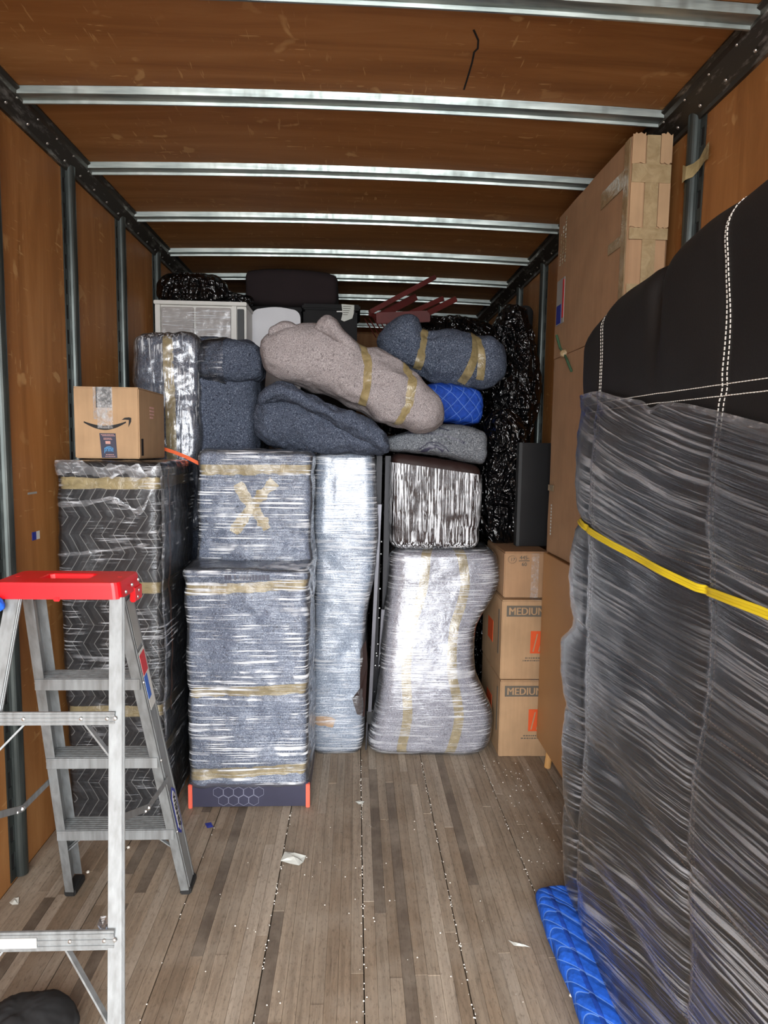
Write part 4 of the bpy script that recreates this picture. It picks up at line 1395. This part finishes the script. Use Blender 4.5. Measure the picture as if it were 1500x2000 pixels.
bin_bag('upper crumpled black bin bag in the right corner beneath the top rail', [(0, 0.95, 4.02, 1.66, 0.11, 0.12), (0.3, 0.975, 4.02, 1.95, 0.125, 0.12), (0.7, 0.965, 4.02, 2.3, 0.125, 0.12), (1, 0.945, 4.02, 2.51, 0.09, 0.09)], 3, parent_loc=(0.93, 3.86, 1.8))
bin_bag('lower crumpled black bin bag standing behind the upright black panel', [(0, 0.86, 3.70, 1.10, 0.10, 0.12), (0.3, 0.845, 3.70, 1.35, 0.12, 0.13), (0.7, 0.83, 3.68, 1.62, 0.115, 0.12), (1, 0.84, 3.70, 1.84, 0.085, 0.10)], 8, parent_loc=(0.85, 3.7, 1.1))
rb_ = thing('black_roll', 'smooth black plastic-covered roll against the right wall behind the bin bags', 'roll', (1.08, 4.25, 0))
Lr = Loft([(0, 1.08, 4.25, 0.0, 0.055, 0.07), (0.5, 1.08, 4.25, 1.3, 0.065, 0.08), (1, 1.075, 4.25, 2.55, 0.06, 0.075)], 'Z', n=2.4, r_end=0.05, nu=60, nv=50, disp=cloth_disp(0.006, 0.001, 6, 15))
Lr.body('cover', 'black_cloth', rb_)

# ================================================================== back row
ac = thing('wrapped_armchair', 'slate-blue armchair on end in blankets, shiny film on its left half', 'armchair', (-0.8, 3.6, 0))
La_ = Loft([(0, -0.80, 3.62, 0.0, 0.28, 0.27), (0.5, -0.80, 3.62, 1.1, 0.28, 0.27), (0.86, -0.80, 3.62, 1.9, 0.285, 0.275), (1, -0.81, 3.62, 2.165, 0.275, 0.26)], 'Z', n=6, r_end=0.06, nu=180, nv=120, disp=cloth_disp(0.014, 0.004, 5, 101, 0.006, (7, 7, 2)))
La_.body('seat_blanket', 'blk_slate', ac)
Lar = Loft([(0, -0.80, 3.42, 2.04, 0.09, 0.10), (0.25, -0.73, 3.40, 2.05, 0.105, 0.115), (0.75, -0.57, 3.39, 2.045, 0.105, 0.12), (1, -0.475, 3.42, 2.04, 0.085, 0.10)], 'X', n=3, r_end=0.04, nu=110, nv=70, disp=cloth_disp(0.008, 0.004, 6, 104))
Lar.body('arm_roll', 'blk_slate', ac)
Lco = Loft([(0, -0.94, 3.38, 1.2, 0.155, 0.09), (0.5, -0.945, 3.37, 1.75, 0.155, 0.09), (1, -0.945, 3.38, 2.16, 0.15, 0.08)], 'Z', n=4.5, r_end=0.04, nu=140, nv=110, disp=cloth_disp(0.012, 0.003, 6, 107, 0.006, (12, 12, 2)))
Lco.body('side_blanket', 'blk_slate', ac)
Lco.ribbon('tape', 'tape', ac, [(0.785, 0.0), (0.78, 0.5), (0.765, 1.0), (0.76, 1.06)], 0.05, 0.004, 80)
Lco.body('stretch_wrap', 'film_a', ac, 0.008, 0.001)
Lar.patch('stretch_wrap', 'film_k', ac, 0.0, 0.5, 0.02, 0.5, 0.008, 50, 40, 0.004)

os_ = thing('ratchet_strap', 'orange strap running from the parcel box to the blue wrapped cabinet', 'strap', at(355, 892, 3.2))
p_ = [at(318, 876, 3.09), at(340, 883, 3.09), at(365, 893, 3.09), at(392, 907, 3.09)]
mb = MB()
for a, b in zip(p_[:-1], p_[1:]):
    mb.bar(a, b, 0.016, 0.003, (0, 0, 1))
mb.build('webbing', 'orange', os_)

wc = thing('drawer_cabinet', 'white-framed cabinet with two grey fronts in film against the left wall', 'cabinet', (-0.94, 3.98, 0))
X0, X1, Y0, Y1 = -1.205, -0.668, 4.0, 4.42
ZT = 2.478
box('carcass', X0, X1, Y0 + 0.02, Y1, 0.0, ZT - 0.022, 'white_paint', wc, 0.003)
box('top_board', X0 - 0.005, X1 + 0.006, Y0 - 0.008, Y1, ZT - 0.022, ZT, 'white_paint', wc, 0.003)
for x0_, x1_ in ((X0 + 0.035, X0 + 0.225), (X0 + 0.24, X0 + 0.445)):
    box('drawer_front', x0_, x1_, Y0 + 0.002, Y0 + 0.02, 1.3, ZT - 0.035, 'grey_wood', wc, 0.003)
box('frame_stile', X0, X0 + 0.03, Y0, Y0 + 0.02, 0.0, ZT - 0.023, 'white_paint', wc, 0.002)
box('frame_stile', X1 - 0.085, X1 - 0.055, Y0, Y0 + 0.02, 0.0, ZT - 0.023, 'white_paint', wc, 0.002)
box('dark_side_strip', X1 - 0.05, X1 - 0.012, Y0 - 0.002, Y0 + 0.02, 1.3, ZT - 0.04, 'dark_edge', wc, 0.002)  # solid dark strip, slightly proud of the cabinet front
Lw = Loft([(0, (X0 + X1) / 2 - 0.02, 4.0, 1.3, 0.245, 0.009), (1, (X0 + X1) / 2 - 0.02, 4.0, 2.452, 0.245, 0.009)], 'Z', n=8, r_end=0.008, nu=80, nv=60, disp=cloth_disp(0.003, 0.002, 10, 111))
Lw.patch('stretch_wrap', 'film_c', wc, 0.55, 0.95, 0.02, 0.98, 0.004, 60, 60, 0.003)

bgx, bl_ = bin_bag('black plastic bag lying on the white drawer cabinet under the roof', [(0, -1.0, 4.16, 2.482, 0.19, 0.13), (0.5, -1.01, 4.16, 2.56, 0.205, 0.14), (1, -1.01, 4.16, 2.655, 0.18, 0.12)], 21, r_end=0.05, n=3.5, amp=0.012, parent_loc=(-1.0, 4.16, 2.48))
Lt = Loft([(0, -0.86, 4.2, 2.56, 0.06, 0.06), (0.5, -0.74, 4.2, 2.535, 0.04, 0.05), (1, -0.66, 4.2, 2.52, 0.025, 0.03)], 'X', n=2.3, r_end=0.03, nu=50, nv=40, disp=cloth_disp(0.012, 0.003, 9, 23))
Lt.body('gathered_neck', 'bin_bag', bgx)

ft = thing('folding_table', 'white plastic table with rounded corners standing on end behind the grey bundle', 'table', (-0.52, 4.25, 0))
mb = MB()
pts = []
x0_, x1_, z1_ = -0.672, -0.362, 2.505
rc = 0.055
for a in np.linspace(0, math.pi / 2, 7):
    pts.append((x1_ - rc + rc * math.cos(a), 4.24, z1_ - 0.012 - rc + rc * math.sin(a)))
for a in np.linspace(0.3, 0.7, 7):
    pts.append((x1_ - rc - (x1_ - x0_ - 2 * rc) * (a - 0.3) / 0.4, 4.24, z1_ - 0.012 + 0.012 * math.sin((a - 0.3) / 0.4 * math.pi)))
for a in np.linspace(math.pi / 2, math.pi, 7):
    pts.append((x0_ + rc + rc * math.cos(a), 4.24, z1_ - 0.012 - rc + rc * math.sin(a)))
pts += [(x0_, 4.24, 0.0), (x1_, 4.24, 0.0)]
poly('table_top', pts, (0, 1, 0), 0.04, 'white_plastic', ft)
inner = [(x0_ + (x - x0_) * 0.84 + 0.025, 4.237, min(z, z1_) - 0.03 if z > 1 else 0.05) for x, y, z in pts]
poly('moulded_panel', inner, (0, -1, 0), 0.006, 'white_plastic', ft)

kb = thing('black_storage_case', 'matt black case with a torn white paper label behind the grey bundle', 'case', (-0.18, 4.45, 0))
box('case_body', -0.355, 0.0, 4.36, 4.80, 0.0, 2.52, 'black_cloth', kb, 0.012)
box('lid', -0.362, 0.02, 4.35, 4.81, 2.52, 2.557, 'black_cloth', kb, 0.01)
a, b = at(667, 592, 4.348), at(690, 628, 4.348)
poly('paper_label', [at(667, 594, 4.348), at(692, 596, 4.348), at(691, 612, 4.348), at(688, 622, 4.348), at(672, 628, 4.348), at(666, 625, 4.348), at(669, 613, 4.348)], (0, -1, 0), 0.002, 'paper', kb)
mb = MB()
for i in range(5):
    q = at(670, 598 + 4 * i, 4.344)
    mb.box(q[0], q[0] + 0.055 - 0.006 * i, 4.344, 4.345, q[2] - 0.003, q[2])
tag(mb.build('fine_print', 'grey_ink', kb), kind='stuff')
MB().box(-0.135, -0.06, 4.347, 4.352, 2.505, 2.513).build('latch', 'white_label', kb)

dw = thing('shade_block', 'near-black block added behind the white table top, its black standing for shade', 'block', (-0.56, 4.6, 0))  # black block added in place of dark shading; also carries the cushion
box('carcass', -0.745, -0.375, 4.45, 4.9, 0.0, 2.52, 'black_cloth', dw, 0.006)
box('block_top', -0.75, -0.37, 4.445, 4.91, 2.52, 2.55, 'black_cloth', dw, 0.006)

mc = thing('maroon_cushion', 'long dark maroon seat cushion lying highest at the back under the roof', 'cushion', (-0.45, 4.65, 2.56))
Lmc = Loft([(0, -0.745, 4.62, 2.675, 0.105, 0.2), (0.1, -0.70, 4.62, 2.675, 0.112, 0.21), (0.9, -0.19, 4.62, 2.67, 0.108, 0.21), (1, -0.135, 4.62, 2.668, 0.10, 0.2)], 'X', n=6, r_end=0.03, nu=90, nv=60, disp=cloth_disp(0.004, 0.001, 6, 121))
Lmc.body('cushion_cover', 'maroon', mc)
Lmc.ribbon('piping', 'maroon', mc, [(0.13, 0.0), (0.13, 1.0)], 0.012, 0.004, 40)

# black sheeting over the load at the back right, red chair lying on it
bs, Lbs = bin_bag('heap under black plastic sheeting at the back right below the chair', [(0, 0.59, 4.70, 0.0, 0.46, 0.36), (0.6, 0.59, 4.70, 1.5, 0.46, 0.36), (0.9, 0.60, 4.70, 2.25, 0.44, 0.35), (1, 0.61, 4.70, 2.50, 0.38, 0.31)], 31, r_end=0.12, n=3.5, amp=0.03, parent_loc=(0.56, 4.65, 0))
rc_ = thing('wooden_chair', 'mahogany red wooden chair turned over on top of the load', 'chair', at(800, 600, 4.2))


def cbar(nm, a, b, w, d):
    MB().bar(a, b, w, d, (0, 0, 1)).build(nm, 'red_wood', rc_, 0.004)


cbar('leg', at(722, 610, 4.12), at(850, 541, 4.30), 0.03, 0.03)
cbar('leg', at(732, 622, 4.20), at(812, 580, 4.36), 0.045, 0.03)
cbar('leg', at(800, 612, 4.16), at(865, 583, 4.28), 0.03, 0.03)
cbar('leg', at(835, 612, 4.12), at(890, 584, 4.22), 0.035, 0.03)
cbar('apron', at(735, 622, 4.15), at(840, 618, 4.12), 0.07, 0.02)
cbar('back_rail', at(722, 612, 4.12), at(745, 628, 4.24), 0.03, 0.02)
for k in range(5):
    cbar('slat', at(712 + 9 * k, 622, 4.17), at(735 + 9 * k, 660, 4.05), 0.008, 0.01)


# ================================================================== step ladder
ld = thing('step_ladder', 'open aluminium step ladder with a red plastic top at the left', 'ladder', (-0.83, 1.85, 0))
ZTOP = 1.19


def frail(z, side):                      # far (climbing) rail axis; side -1 left, +1 right
    s = 1 - z / ZTOP
    xr_ = -0.684 + 0.100 * s
    xl_ = -0.972 - 0.054 * s
    return Vector((xr_ if side > 0 else xl_, 1.935 + 0.325 * s, z))


def nrail(z, side):                      # near (rear support) rail axis
    s = 1 - z / ZTOP
    xr_ = -0.667 + 0.101 * s
    xl_ = -0.950 - 0.075 * s
    return Vector((xr_ if side > 0 else xl_, 1.815 - 0.37 * s, z))


for side in (-1, 1):
    a, b = frail(0.03, side), frail(ZTOP, side)
    # channel: web towards the outside, flanges inwards
    w, fl, tk = 0.078, 0.030, 0.003
    o_ = 0.0 if side > 0 else 0.0
    pr = [(0, -w / 2), (0, w / 2), (-side * fl, w / 2), (-side * fl, w / 2 - tk), (-side * tk, w / 2 - tk), (-side * tk, -w / 2 + tk), (-side * fl, -w / 2 + tk), (-side * fl, -w / 2)]
    rl = MB().prism(pr, a, b, (1, 0, 0)).build('front_rail', 'alu', ld, 0.0008, seg=1)
    gv = MB()
    for o2 in (-0.027, 0.027):
        gv.prism([(side * 0.0, o2 - 0.002), (side * 0.002, o2 - 0.001), (side * 0.002, o2 + 0.001), (side * 0.0, o2 + 0.002)], a, b, (1, 0, 0))
    gv.build('rail_bead', 'alu', rl)
    ft_ = frail(0.0, side)
    MB().box(ft_.x - 0.036 if side > 0 else ft_.x - 0.004, ft_.x + 0.004 if side > 0 else ft_.x + 0.036, ft_.y - 0.045, ft_.y + 0.045, 0.0, 0.028).build('foot', 'rubber', ld, 0.005)
    a, b = nrail(0.025, side), nrail(ZTOP, side)
    w, dpt = 0.036, 0.024
    pr = [(-w / 2, -dpt / 2), (w / 2, -dpt / 2), (w / 2, dpt / 2), (w / 2 - tk, dpt / 2), (w / 2 - tk, -dpt / 2 + tk), (-w / 2 + tk, -dpt / 2 + tk), (-w / 2 + tk, dpt / 2), (-w / 2, dpt / 2)]
    rr_ = MB().prism(pr, a, b, (1, 0, 0)).build('rear_rail', 'alu', ld, 0.0008, seg=1)
    gv = MB()
    for o2 in (-0.006, 0.003):
        gv.prism([(w / 2, o2 - 0.002), (w / 2 + 0.002, o2 - 0.001), (w / 2 + 0.002, o2 + 0.001), (w / 2, o2 + 0.002)], a, b, (1, 0, 0))
    gv.build('rail_bead', 'alu', rr_)
    ft_ = nrail(0.0, side)
    MB().box(ft_.x - 0.022, ft_.x + 0.022, ft_.y - 0.02, ft_.y + 0.02, 0.0, 0.026).build('foot', 'rubber', ld, 0.005)
    # spreader with hinge
    p0 = frail(0.50, side) + Vector((side * 0.004, -0.02, 0))
    p2 = nrail(0.63, side) + Vector((0, 0.012, 0))
    pm = (p0 + p2) / 2 + Vector((0, 0.02, -0.045))
    sp = MB()
    sp.bar(p0, pm, 0.003, 0.02, (1, 0, 0))
    sp.bar(pm, p2, 0.003, 0.02, (1, 0, 0))
    spo = sp.build('spreader', 'alu', ld)
    MB().dome(pm + Vector((0.002, 0, 0)), (1, 0, 0), 0.009, 0.006).dome(pm + Vector((0.002, -0.03, 0.006)), (1, 0, 0), 0.006, 0.005).build('hinge_rivet', 'rivet', spo)
for z in (0.300, 0.600, 0.895):
    l, r = frail(z, -1), frail(z, 1)
    d = 0.088
    st_ = MB().box(l.x + 0.004, r.x - 0.004, l.y - d / 2, l.y + d / 2, z - 0.006, z).box(l.x + 0.004, r.x - 0.004, l.y - d / 2, l.y - d / 2 + 0.004, z - 0.034, z - 0.0062).box(l.x + 0.004, r.x - 0.004, l.y + d / 2 - 0.004, l.y + d / 2, z - 0.034, z - 0.0062).build('step', 'alu', ld)
    gr = MB()
    for k in range(7):
        yy = l.y - d / 2 + 0.006 + k * 0.0125
        gr.box(l.x + 0.005, r.x - 0.005, yy, yy + 0.006, z, z + 0.0018)
    gr.build('tread_ribs', 'alu', st_)
    rv = MB()
    for side in (-1, 1):
        q = frail(z - 0.016, side)
        rv.dome(q + Vector((side * 0.001, -0.03, 0)), (side, 0, 0), 0.006, 0.004)
        rv.dome(q + Vector((-side * 0.012, -0.041, 0)), (0, -1, 0.2), 0.006, 0.004)
    rv.build('rivet_pair', 'rivet', st_)
# knee braces under the steps
for z, ln, dz in ((0.895, 0.045, 0.06), (0.30, 0.10, 0.12)):
    for side in (-1, 1):
        q = frail(z - dz, side) + Vector((-side * 0.005, 0, 0))
        e = frail(z - 0.02, side) + Vector((-side * ln, 0, 0))
        for yo in ((-0.02, 0.03) if z < 0.5 else (0.0,)):
            MB().bar(q + Vector((0, yo, 0)), e + Vector((0, yo, 0)), 0.012, 0.004, (0, 1, 0)).build('knee_brace', 'alu', ld)
# rear horizontals
for z, w in ((0.885, 0.036), (0.372, 0.052)):
    l, r = nrail(z, -1), nrail(z, 1)
    off = Vector((0, -0.013, 0))
    mb = MB()
    mb.bar(l + off, r + off, w, 0.006, (0, 0, 1))
    for k in (-0.3, 0.0, 0.3):
        mb.bar(l + off + Vector((0, -0.004, k * w)), r + off + Vector((0, -0.004, k * w)), w * 0.14, 0.003, (0, 0, 1))
    hb_ = mb.build('rear_brace', 'alu', ld)
    rv = MB()
    for s in (0.06, 0.27, 0.73, 0.94):
        rv.dome(l.lerp(r, s) + Vector((0, -0.017, 0)), (0, -1, 0), 0.006, 0.004)
    rv.dome(r + Vector((0, -0.015, 0)), (0, -1, 0), 0.007, 0.004)
    rv.dome(l + Vector((0, -0.015, 0)), (0, -1, 0), 0.007, 0.004)
    rv.build('brace_rivets', 'rivet', hb_)
    drop = 0.105 if z > 0.5 else 0.20
    for side in (-1, 1):
        e = l.lerp(r, 0.72 if side > 0 else 0.28) if z > 0.5 else l.lerp(r, 0.66 if side > 0 else 0.34)
        q = nrail(z - drop, side)
        MB().bar(e + Vector((0, 0.004, -0.012)), q + Vector((-side * 0.012, 0.004, 0)), 0.016, 0.005, (0, 1, 0)).build('diagonal_brace', 'alu', ld)
    if z < 0.5:
        c = l.lerp(r, 0.42)
        lbq = MB().box(c.x - 0.045, c.x + 0.045, l.y - 0.0215, l.y - 0.0195, z - 0.013, z + 0.013).build('warning_label', 'white_label', hb_)
# lower brace of the spreader pair, seen under the steps
# red top
cx, cy = -0.828, 1.885
mb = MB()
outer = []
hw, hd, rc = 0.172, 0.088, 0.02
for qx, qy, a0 in ((1, 1, 0), (-1, 1, math.pi / 2), (-1, -1, math.pi), (1, -1, 1.5 * math.pi)):
    for a in np.linspace(a0, a0 + math.pi / 2, 5):
        outer.append((qx * (hw - rc) + rc * math.cos(a), qy * (hd - rc) + rc * math.sin(a)))
n = len(outer)
zt, zb = 1.236, 1.190
rings = []
for s, z in ((1.03, zb), (1.0, zt - 0.008), (0.985, zt)):
    rings.append([(cx + x * s, cy + y * s, z) for x, y in outer])
# rim of the oval tray sunk in the top
oval = []
for x, y in outer:
    a = math.atan2(y / hd, x / hw)
    oval.append((0.085 * math.cos(a), 0.045 * math.sin(a)))
rings.append([(cx + x * 1.08, cy + y * 1.08, zt + 0.002) for x, y in oval])
rings.append([(cx + x, cy + y, zt + 0.0) for x, y in oval])
rings.append([(cx + x * 0.95, cy + y * 0.95, zt - 0.014) for x, y in oval])
v = [p for r in rings for p in r]
f = []
for k in range(len(rings) - 1):
    for i in range(n):
        f.append((k * n + i, k * n + (i + 1) % n, (k + 1) * n + (i + 1) % n, (k + 1) * n + i))
f.append(tuple(range((len(rings) - 1) * n, len(rings) * n)))
f.append(tuple(range(n - 1, -1, -1)))
mb.add(v, f)
cap = mb.build('top_cap', 'red_plastic', ld)
hl = MB()
for sx in (-1, 1):
    for ox, oy in ((0.115, 0.04), (0.115, -0.035), (0.145, 0.0), (0.10, 0.005)):
        hl.tube((cx + sx * ox, cy + oy, zt - 0.002), (cx + sx * ox, cy + oy, zt + 0.0012), 0.007, 10)
hl.build('tool_hole_rims', 'red_plastic', cap)
for sx in (-1, 1):
    MB().box(cx + sx * 0.172 - 0.008, cx + sx * 0.172 + 0.008, cy + 0.02, cy + 0.085, zb - 0.035, zb + 0.01).build('cap_lug', 'red_plastic', cap, 0.003)
MB().box(cx - 0.005, cx + 0.012, cy - 0.093, cy - 0.088, zb - 0.006, zb + 0.006).build('cap_tab', 'red_plastic', cap, 0.002)
rv = MB()
for oy, oz in ((-0.05, 0.018), (0.0, 0.028), (0.055, 0.032), (0.055, 0.0), (0.045, -0.018)):
    rv.dome((cx + 0.178, cy + oy, zb + oz - 0.005), (1, 0, 0), 0.006, 0.005)
rv.build('cap_rivets', 'rivet', cap)


# stickers along the rails
def sticker(nm, side, z0, z1, a0, a1, mat, parent=None, inner=False):
    p0, p1 = frail(z0, side), frail(z1, side)
    td = (p1 - p0).normalized()
    ac_ = Vector((1, 0, 0)).cross(td)
    ac_ = -ac_ if ac_.y < 0 else ac_
    xo = Vector((0.0025 if not inner else 0.0035, 0, 0))
    pts = [p0 + ac_ * a0 + xo, p0 + ac_ * a1 + xo, p1 + ac_ * a1 + xo, p1 + ac_ * a0 + xo]
    return poly(nm, pts, (1, 0, 0), 0.0008, mat, parent or ld)


sticker('data_label', 1, 1.00, 1.16, -0.022, 0.024, 'grey_label')
sticker('warning_label', 1, 0.78, 0.985, -0.022, 0.026, 'white_label')
wl_ = sticker('red_stripe', 1, 0.905, 0.975, -0.022, 0.020, 'red_label')
wl_.location.x += 0.001
wl2 = sticker('blue_stripe', 1, 0.82, 0.90, -0.022, 0.004, 'blue_label')
wl2.location.x += 0.001
sticker('data_label', -1, 1.00, 1.14, -0.012, 0.024, 'grey_label', inner=True)
# maker's diamond
pa, pb = frail(0.455, 1), frail(0.255, 1)
dn = (pb - pa).normalized()
ac_ = Vector((1, 0, 0)).cross(dn)
ac_ = -ac_ if ac_.y < 0 else ac_
ln = (pb - pa).length


def dia(s, hw_, xo):
    mid = pa + dn * ln / 2
    q = [(-0.5, 0), (-0.36, 0.5), (0.36, 0.5), (0.5, 0), (0.36, -0.5), (-0.36, -0.5)]
    return [mid + dn * (a * ln * s) + ac_ * (b * hw_) + Vector((xo, 0, 0)) for a, b in q]


d0 = poly('maker_badge', dia(1.0, 0.044, 0.003), (1, 0, 0), 0.0006, 'navy_label', ld)
poly('badge_field', dia(0.86, 0.030, 0.0037), (1, 0, 0), 0.0006, 'white_label', d0)
text('lettering', 'WERNER', pa + dn * ln * 0.14 - ac_ * 0.0095 + Vector((0.0047, 0, 0)), dn, ac_, 0.027, 'ink', d0, fit=ln * 0.72, bold=0.02)

# blue strap end caught at the ladder's left edge
bs_ = thing('blue_strap', 'small blue strap end hooked beside the red ladder top', 'strap', at(-4, 1185, 1.8))
Lb_ = Loft([(0, *at(-22, 1176, 1.77), 0.012, 0.015), (0.5, *at(-6, 1180, 1.77), 0.02, 0.02), (1, *at(9, 1184, 1.77), 0.012, 0.012)], 'X', n=2.4, r_end=0.012, nu=30, nv=30, disp=cloth_disp(0.003, 0.001, 30, 7))
Lb_.body('webbing', 'quilt_bright', bs_)

# round black bag at the bottom left
rbp = at(50, 2030, 1.58)
rb2 = thing('black_tool_bag', 'round-topped black bag on the floor at the bottom left corner', 'bag', (rbp[0], rbp[1], 0))
Lbb = Loft([(0, rbp[0] - 0.0, 1.57, 0.0, 0.12, 0.11), (0.5, rbp[0], 1.57, 0.09, 0.125, 0.115), (1, rbp[0], 1.57, 0.165, 0.095, 0.09)], 'Z', n=2.3, r_end=0.06, nu=80, nv=60, disp=cloth_disp(0.006, 0.003, 14, 131))
Lbb.body('rubbery_cloth', 'black_cloth', rb2)

# ================================================================== small litter and wall marks
ps_ = thing('paper_scrap', 'crumpled white paper scrap lying in the middle of the floor', 'paper', (-0.23, 2.4, 0))


def scrap(th, px_pts, mat, h=0.012, seed=1):
    rr = random.Random(seed)
    pts = []
    for x, y in px_pts:
        r = ray(x, y)
        k = -CAMZ / r[2]
        pts.append((r[0] * k, k))
    c = np.mean(pts, axis=0)
    v = [(c[0], c[1], h + 0.003)]
    n = len(pts)
    for s in (0.5, 1.0):
        for p in pts:
            v.append((c[0] + (p[0] - c[0]) * s, c[1] + (p[1] - c[1]) * s, 0.002 + rr.random() * h))
    f = [(0, 1 + i, 1 + (i + 1) % n) for i in range(n)] + [(1 + i, 1 + n + i, 1 + n + (i + 1) % n, 1 + (i + 1) % n) for i in range(n)]
    return mesh('sheet', v, f, mat, th)


scrap(ps_, [(548, 1684), (556, 1668), (575, 1670), (598, 1676), (592, 1686), (584, 1694), (565, 1690)], 'paper', 0.014, 2)
ps2 = thing('paper_scrap', 'torn white scrap on the floor by the left wall', 'paper', (-1.1, 2.2, 0))
scrap(ps2, [(18, 1764), (28, 1754), (37, 1756), (36, 1768), (24, 1769)], 'paper', 0.006, 3)
ps3 = thing('film_scrap', 'crumpled clear film scrap on the floor behind the ladder leg', 'film', (-0.85, 2.1, 0))
scrap(ps3, [(190, 1822), (197, 1804), (208, 1802), (216, 1812), (212, 1830), (200, 1832)], 'film_c', 0.03, 4)
ps4 = thing('tape_scrap', 'small blue tape scrap on the floor below the blue wrapped cabinet', 'tape', (-0.6, 2.65, 0))
scrap(ps4, [(400, 1610), (412, 1608), (417, 1616), (405, 1619)], 'navy_label', 0.003, 5)
ps5 = thing('paper_scrap', 'pale green scrap on the floor seam below the tall narrow bundle', 'paper', (0.04, 2.85, 0))
scrap(ps5, [(694, 1567), (702, 1565), (712, 1567), (707, 1572), (700, 1573)], 'paper', 0.003, 6)
ps6 = thing('paper_scrap', 'thin curled white strip on the floor near the blue pad', 'paper', (0.55, 2.0, 0))
scrap(ps6, [(992, 1837), (1004, 1843), (1026, 1846), (1036, 1852), (1022, 1850), (1004, 1848)], 'paper', 0.004, 7)

mb = MB()
rr = random.Random(77)


def bead(x, y, r):
    mb.dome((x, y, 0.001), (0, 0, 1), r, r * 1.1, 5)


for xs, cnt in ((0.042, 90), (0.358, 90), (0.675, 80), (-0.274, 60), (-0.59, 20), (0.991, 20)):
    for _ in range(cnt):
        bead(xs + rr.gauss(0, 0.003), rr.uniform(1.45, 3.25), rr.uniform(0.0012, 0.003))
for _ in range(70):
    bead(rr.uniform(0.70, 0.94), rr.uniform(2.3, 3.2), rr.uniform(0.0012, 0.0032))
for _ in range(60):
    bead(rr.uniform(-0.5, 0.6), rr.uniform(1.5, 2.7), rr.uniform(0.001, 0.003))
for x, y in ((-1.0, 2.35), (-0.9, 2.5), (-0.7, 2.45), (0.66, 1.75), (-0.62, 2.25)):
    bead(x, y, 0.007)
tag(mb.build('foam_beads', 'bead', None), 'tiny white foam beads scattered along the floor seams', 'foam beads', kind='stuff')

wk = thing('wall_sticker', 'small blue and white sticker on the left plywood wall above the ladder', 'sticker', (XL, 2.5, 1.2))
r = ray(70, 1046)
k = XL / r[0]
q = r * k
MB().box(XL, XL + 0.001, q[1] - 0.03, q[1] + 0.002, CAMZ + q[2] - 0.016, CAMZ + q[2] + 0.016).build('printed_half', 'navy_label', wk)
MB().box(XL, XL + 0.001, q[1] + 0.002, q[1] + 0.03, CAMZ + q[2] - 0.016, CAMZ + q[2] + 0.016).build('plain_half', 'white_label', wk)
wk2 = thing('wall_sticker', 'thin pale paper strip on the left plywood wall beside the quilted cabinet', 'sticker', (XL, 2.5, 1.4))
r = ray(63, 963)
q = r * (XL / r[0])
MB().box(XL, XL + 0.001, q[1] - 0.035, q[1] + 0.035, CAMZ + q[2] - 0.004, CAMZ + q[2] + 0.004).build('paper_strip', 'grey_label', wk2)

for nm_, gr_ in (('bin_bag', 'black bin bags at the back'), ('blanket_bundle', 'blanket bundles piled on the load'), ('flat_carton', 'flat cartons along the right wall'), ('paper_scrap', 'scraps on the floor')):
    for o in COL.objects:
        if o.parent is None and o.name.split('.')[0] == nm_:
            o['group'] = gr_
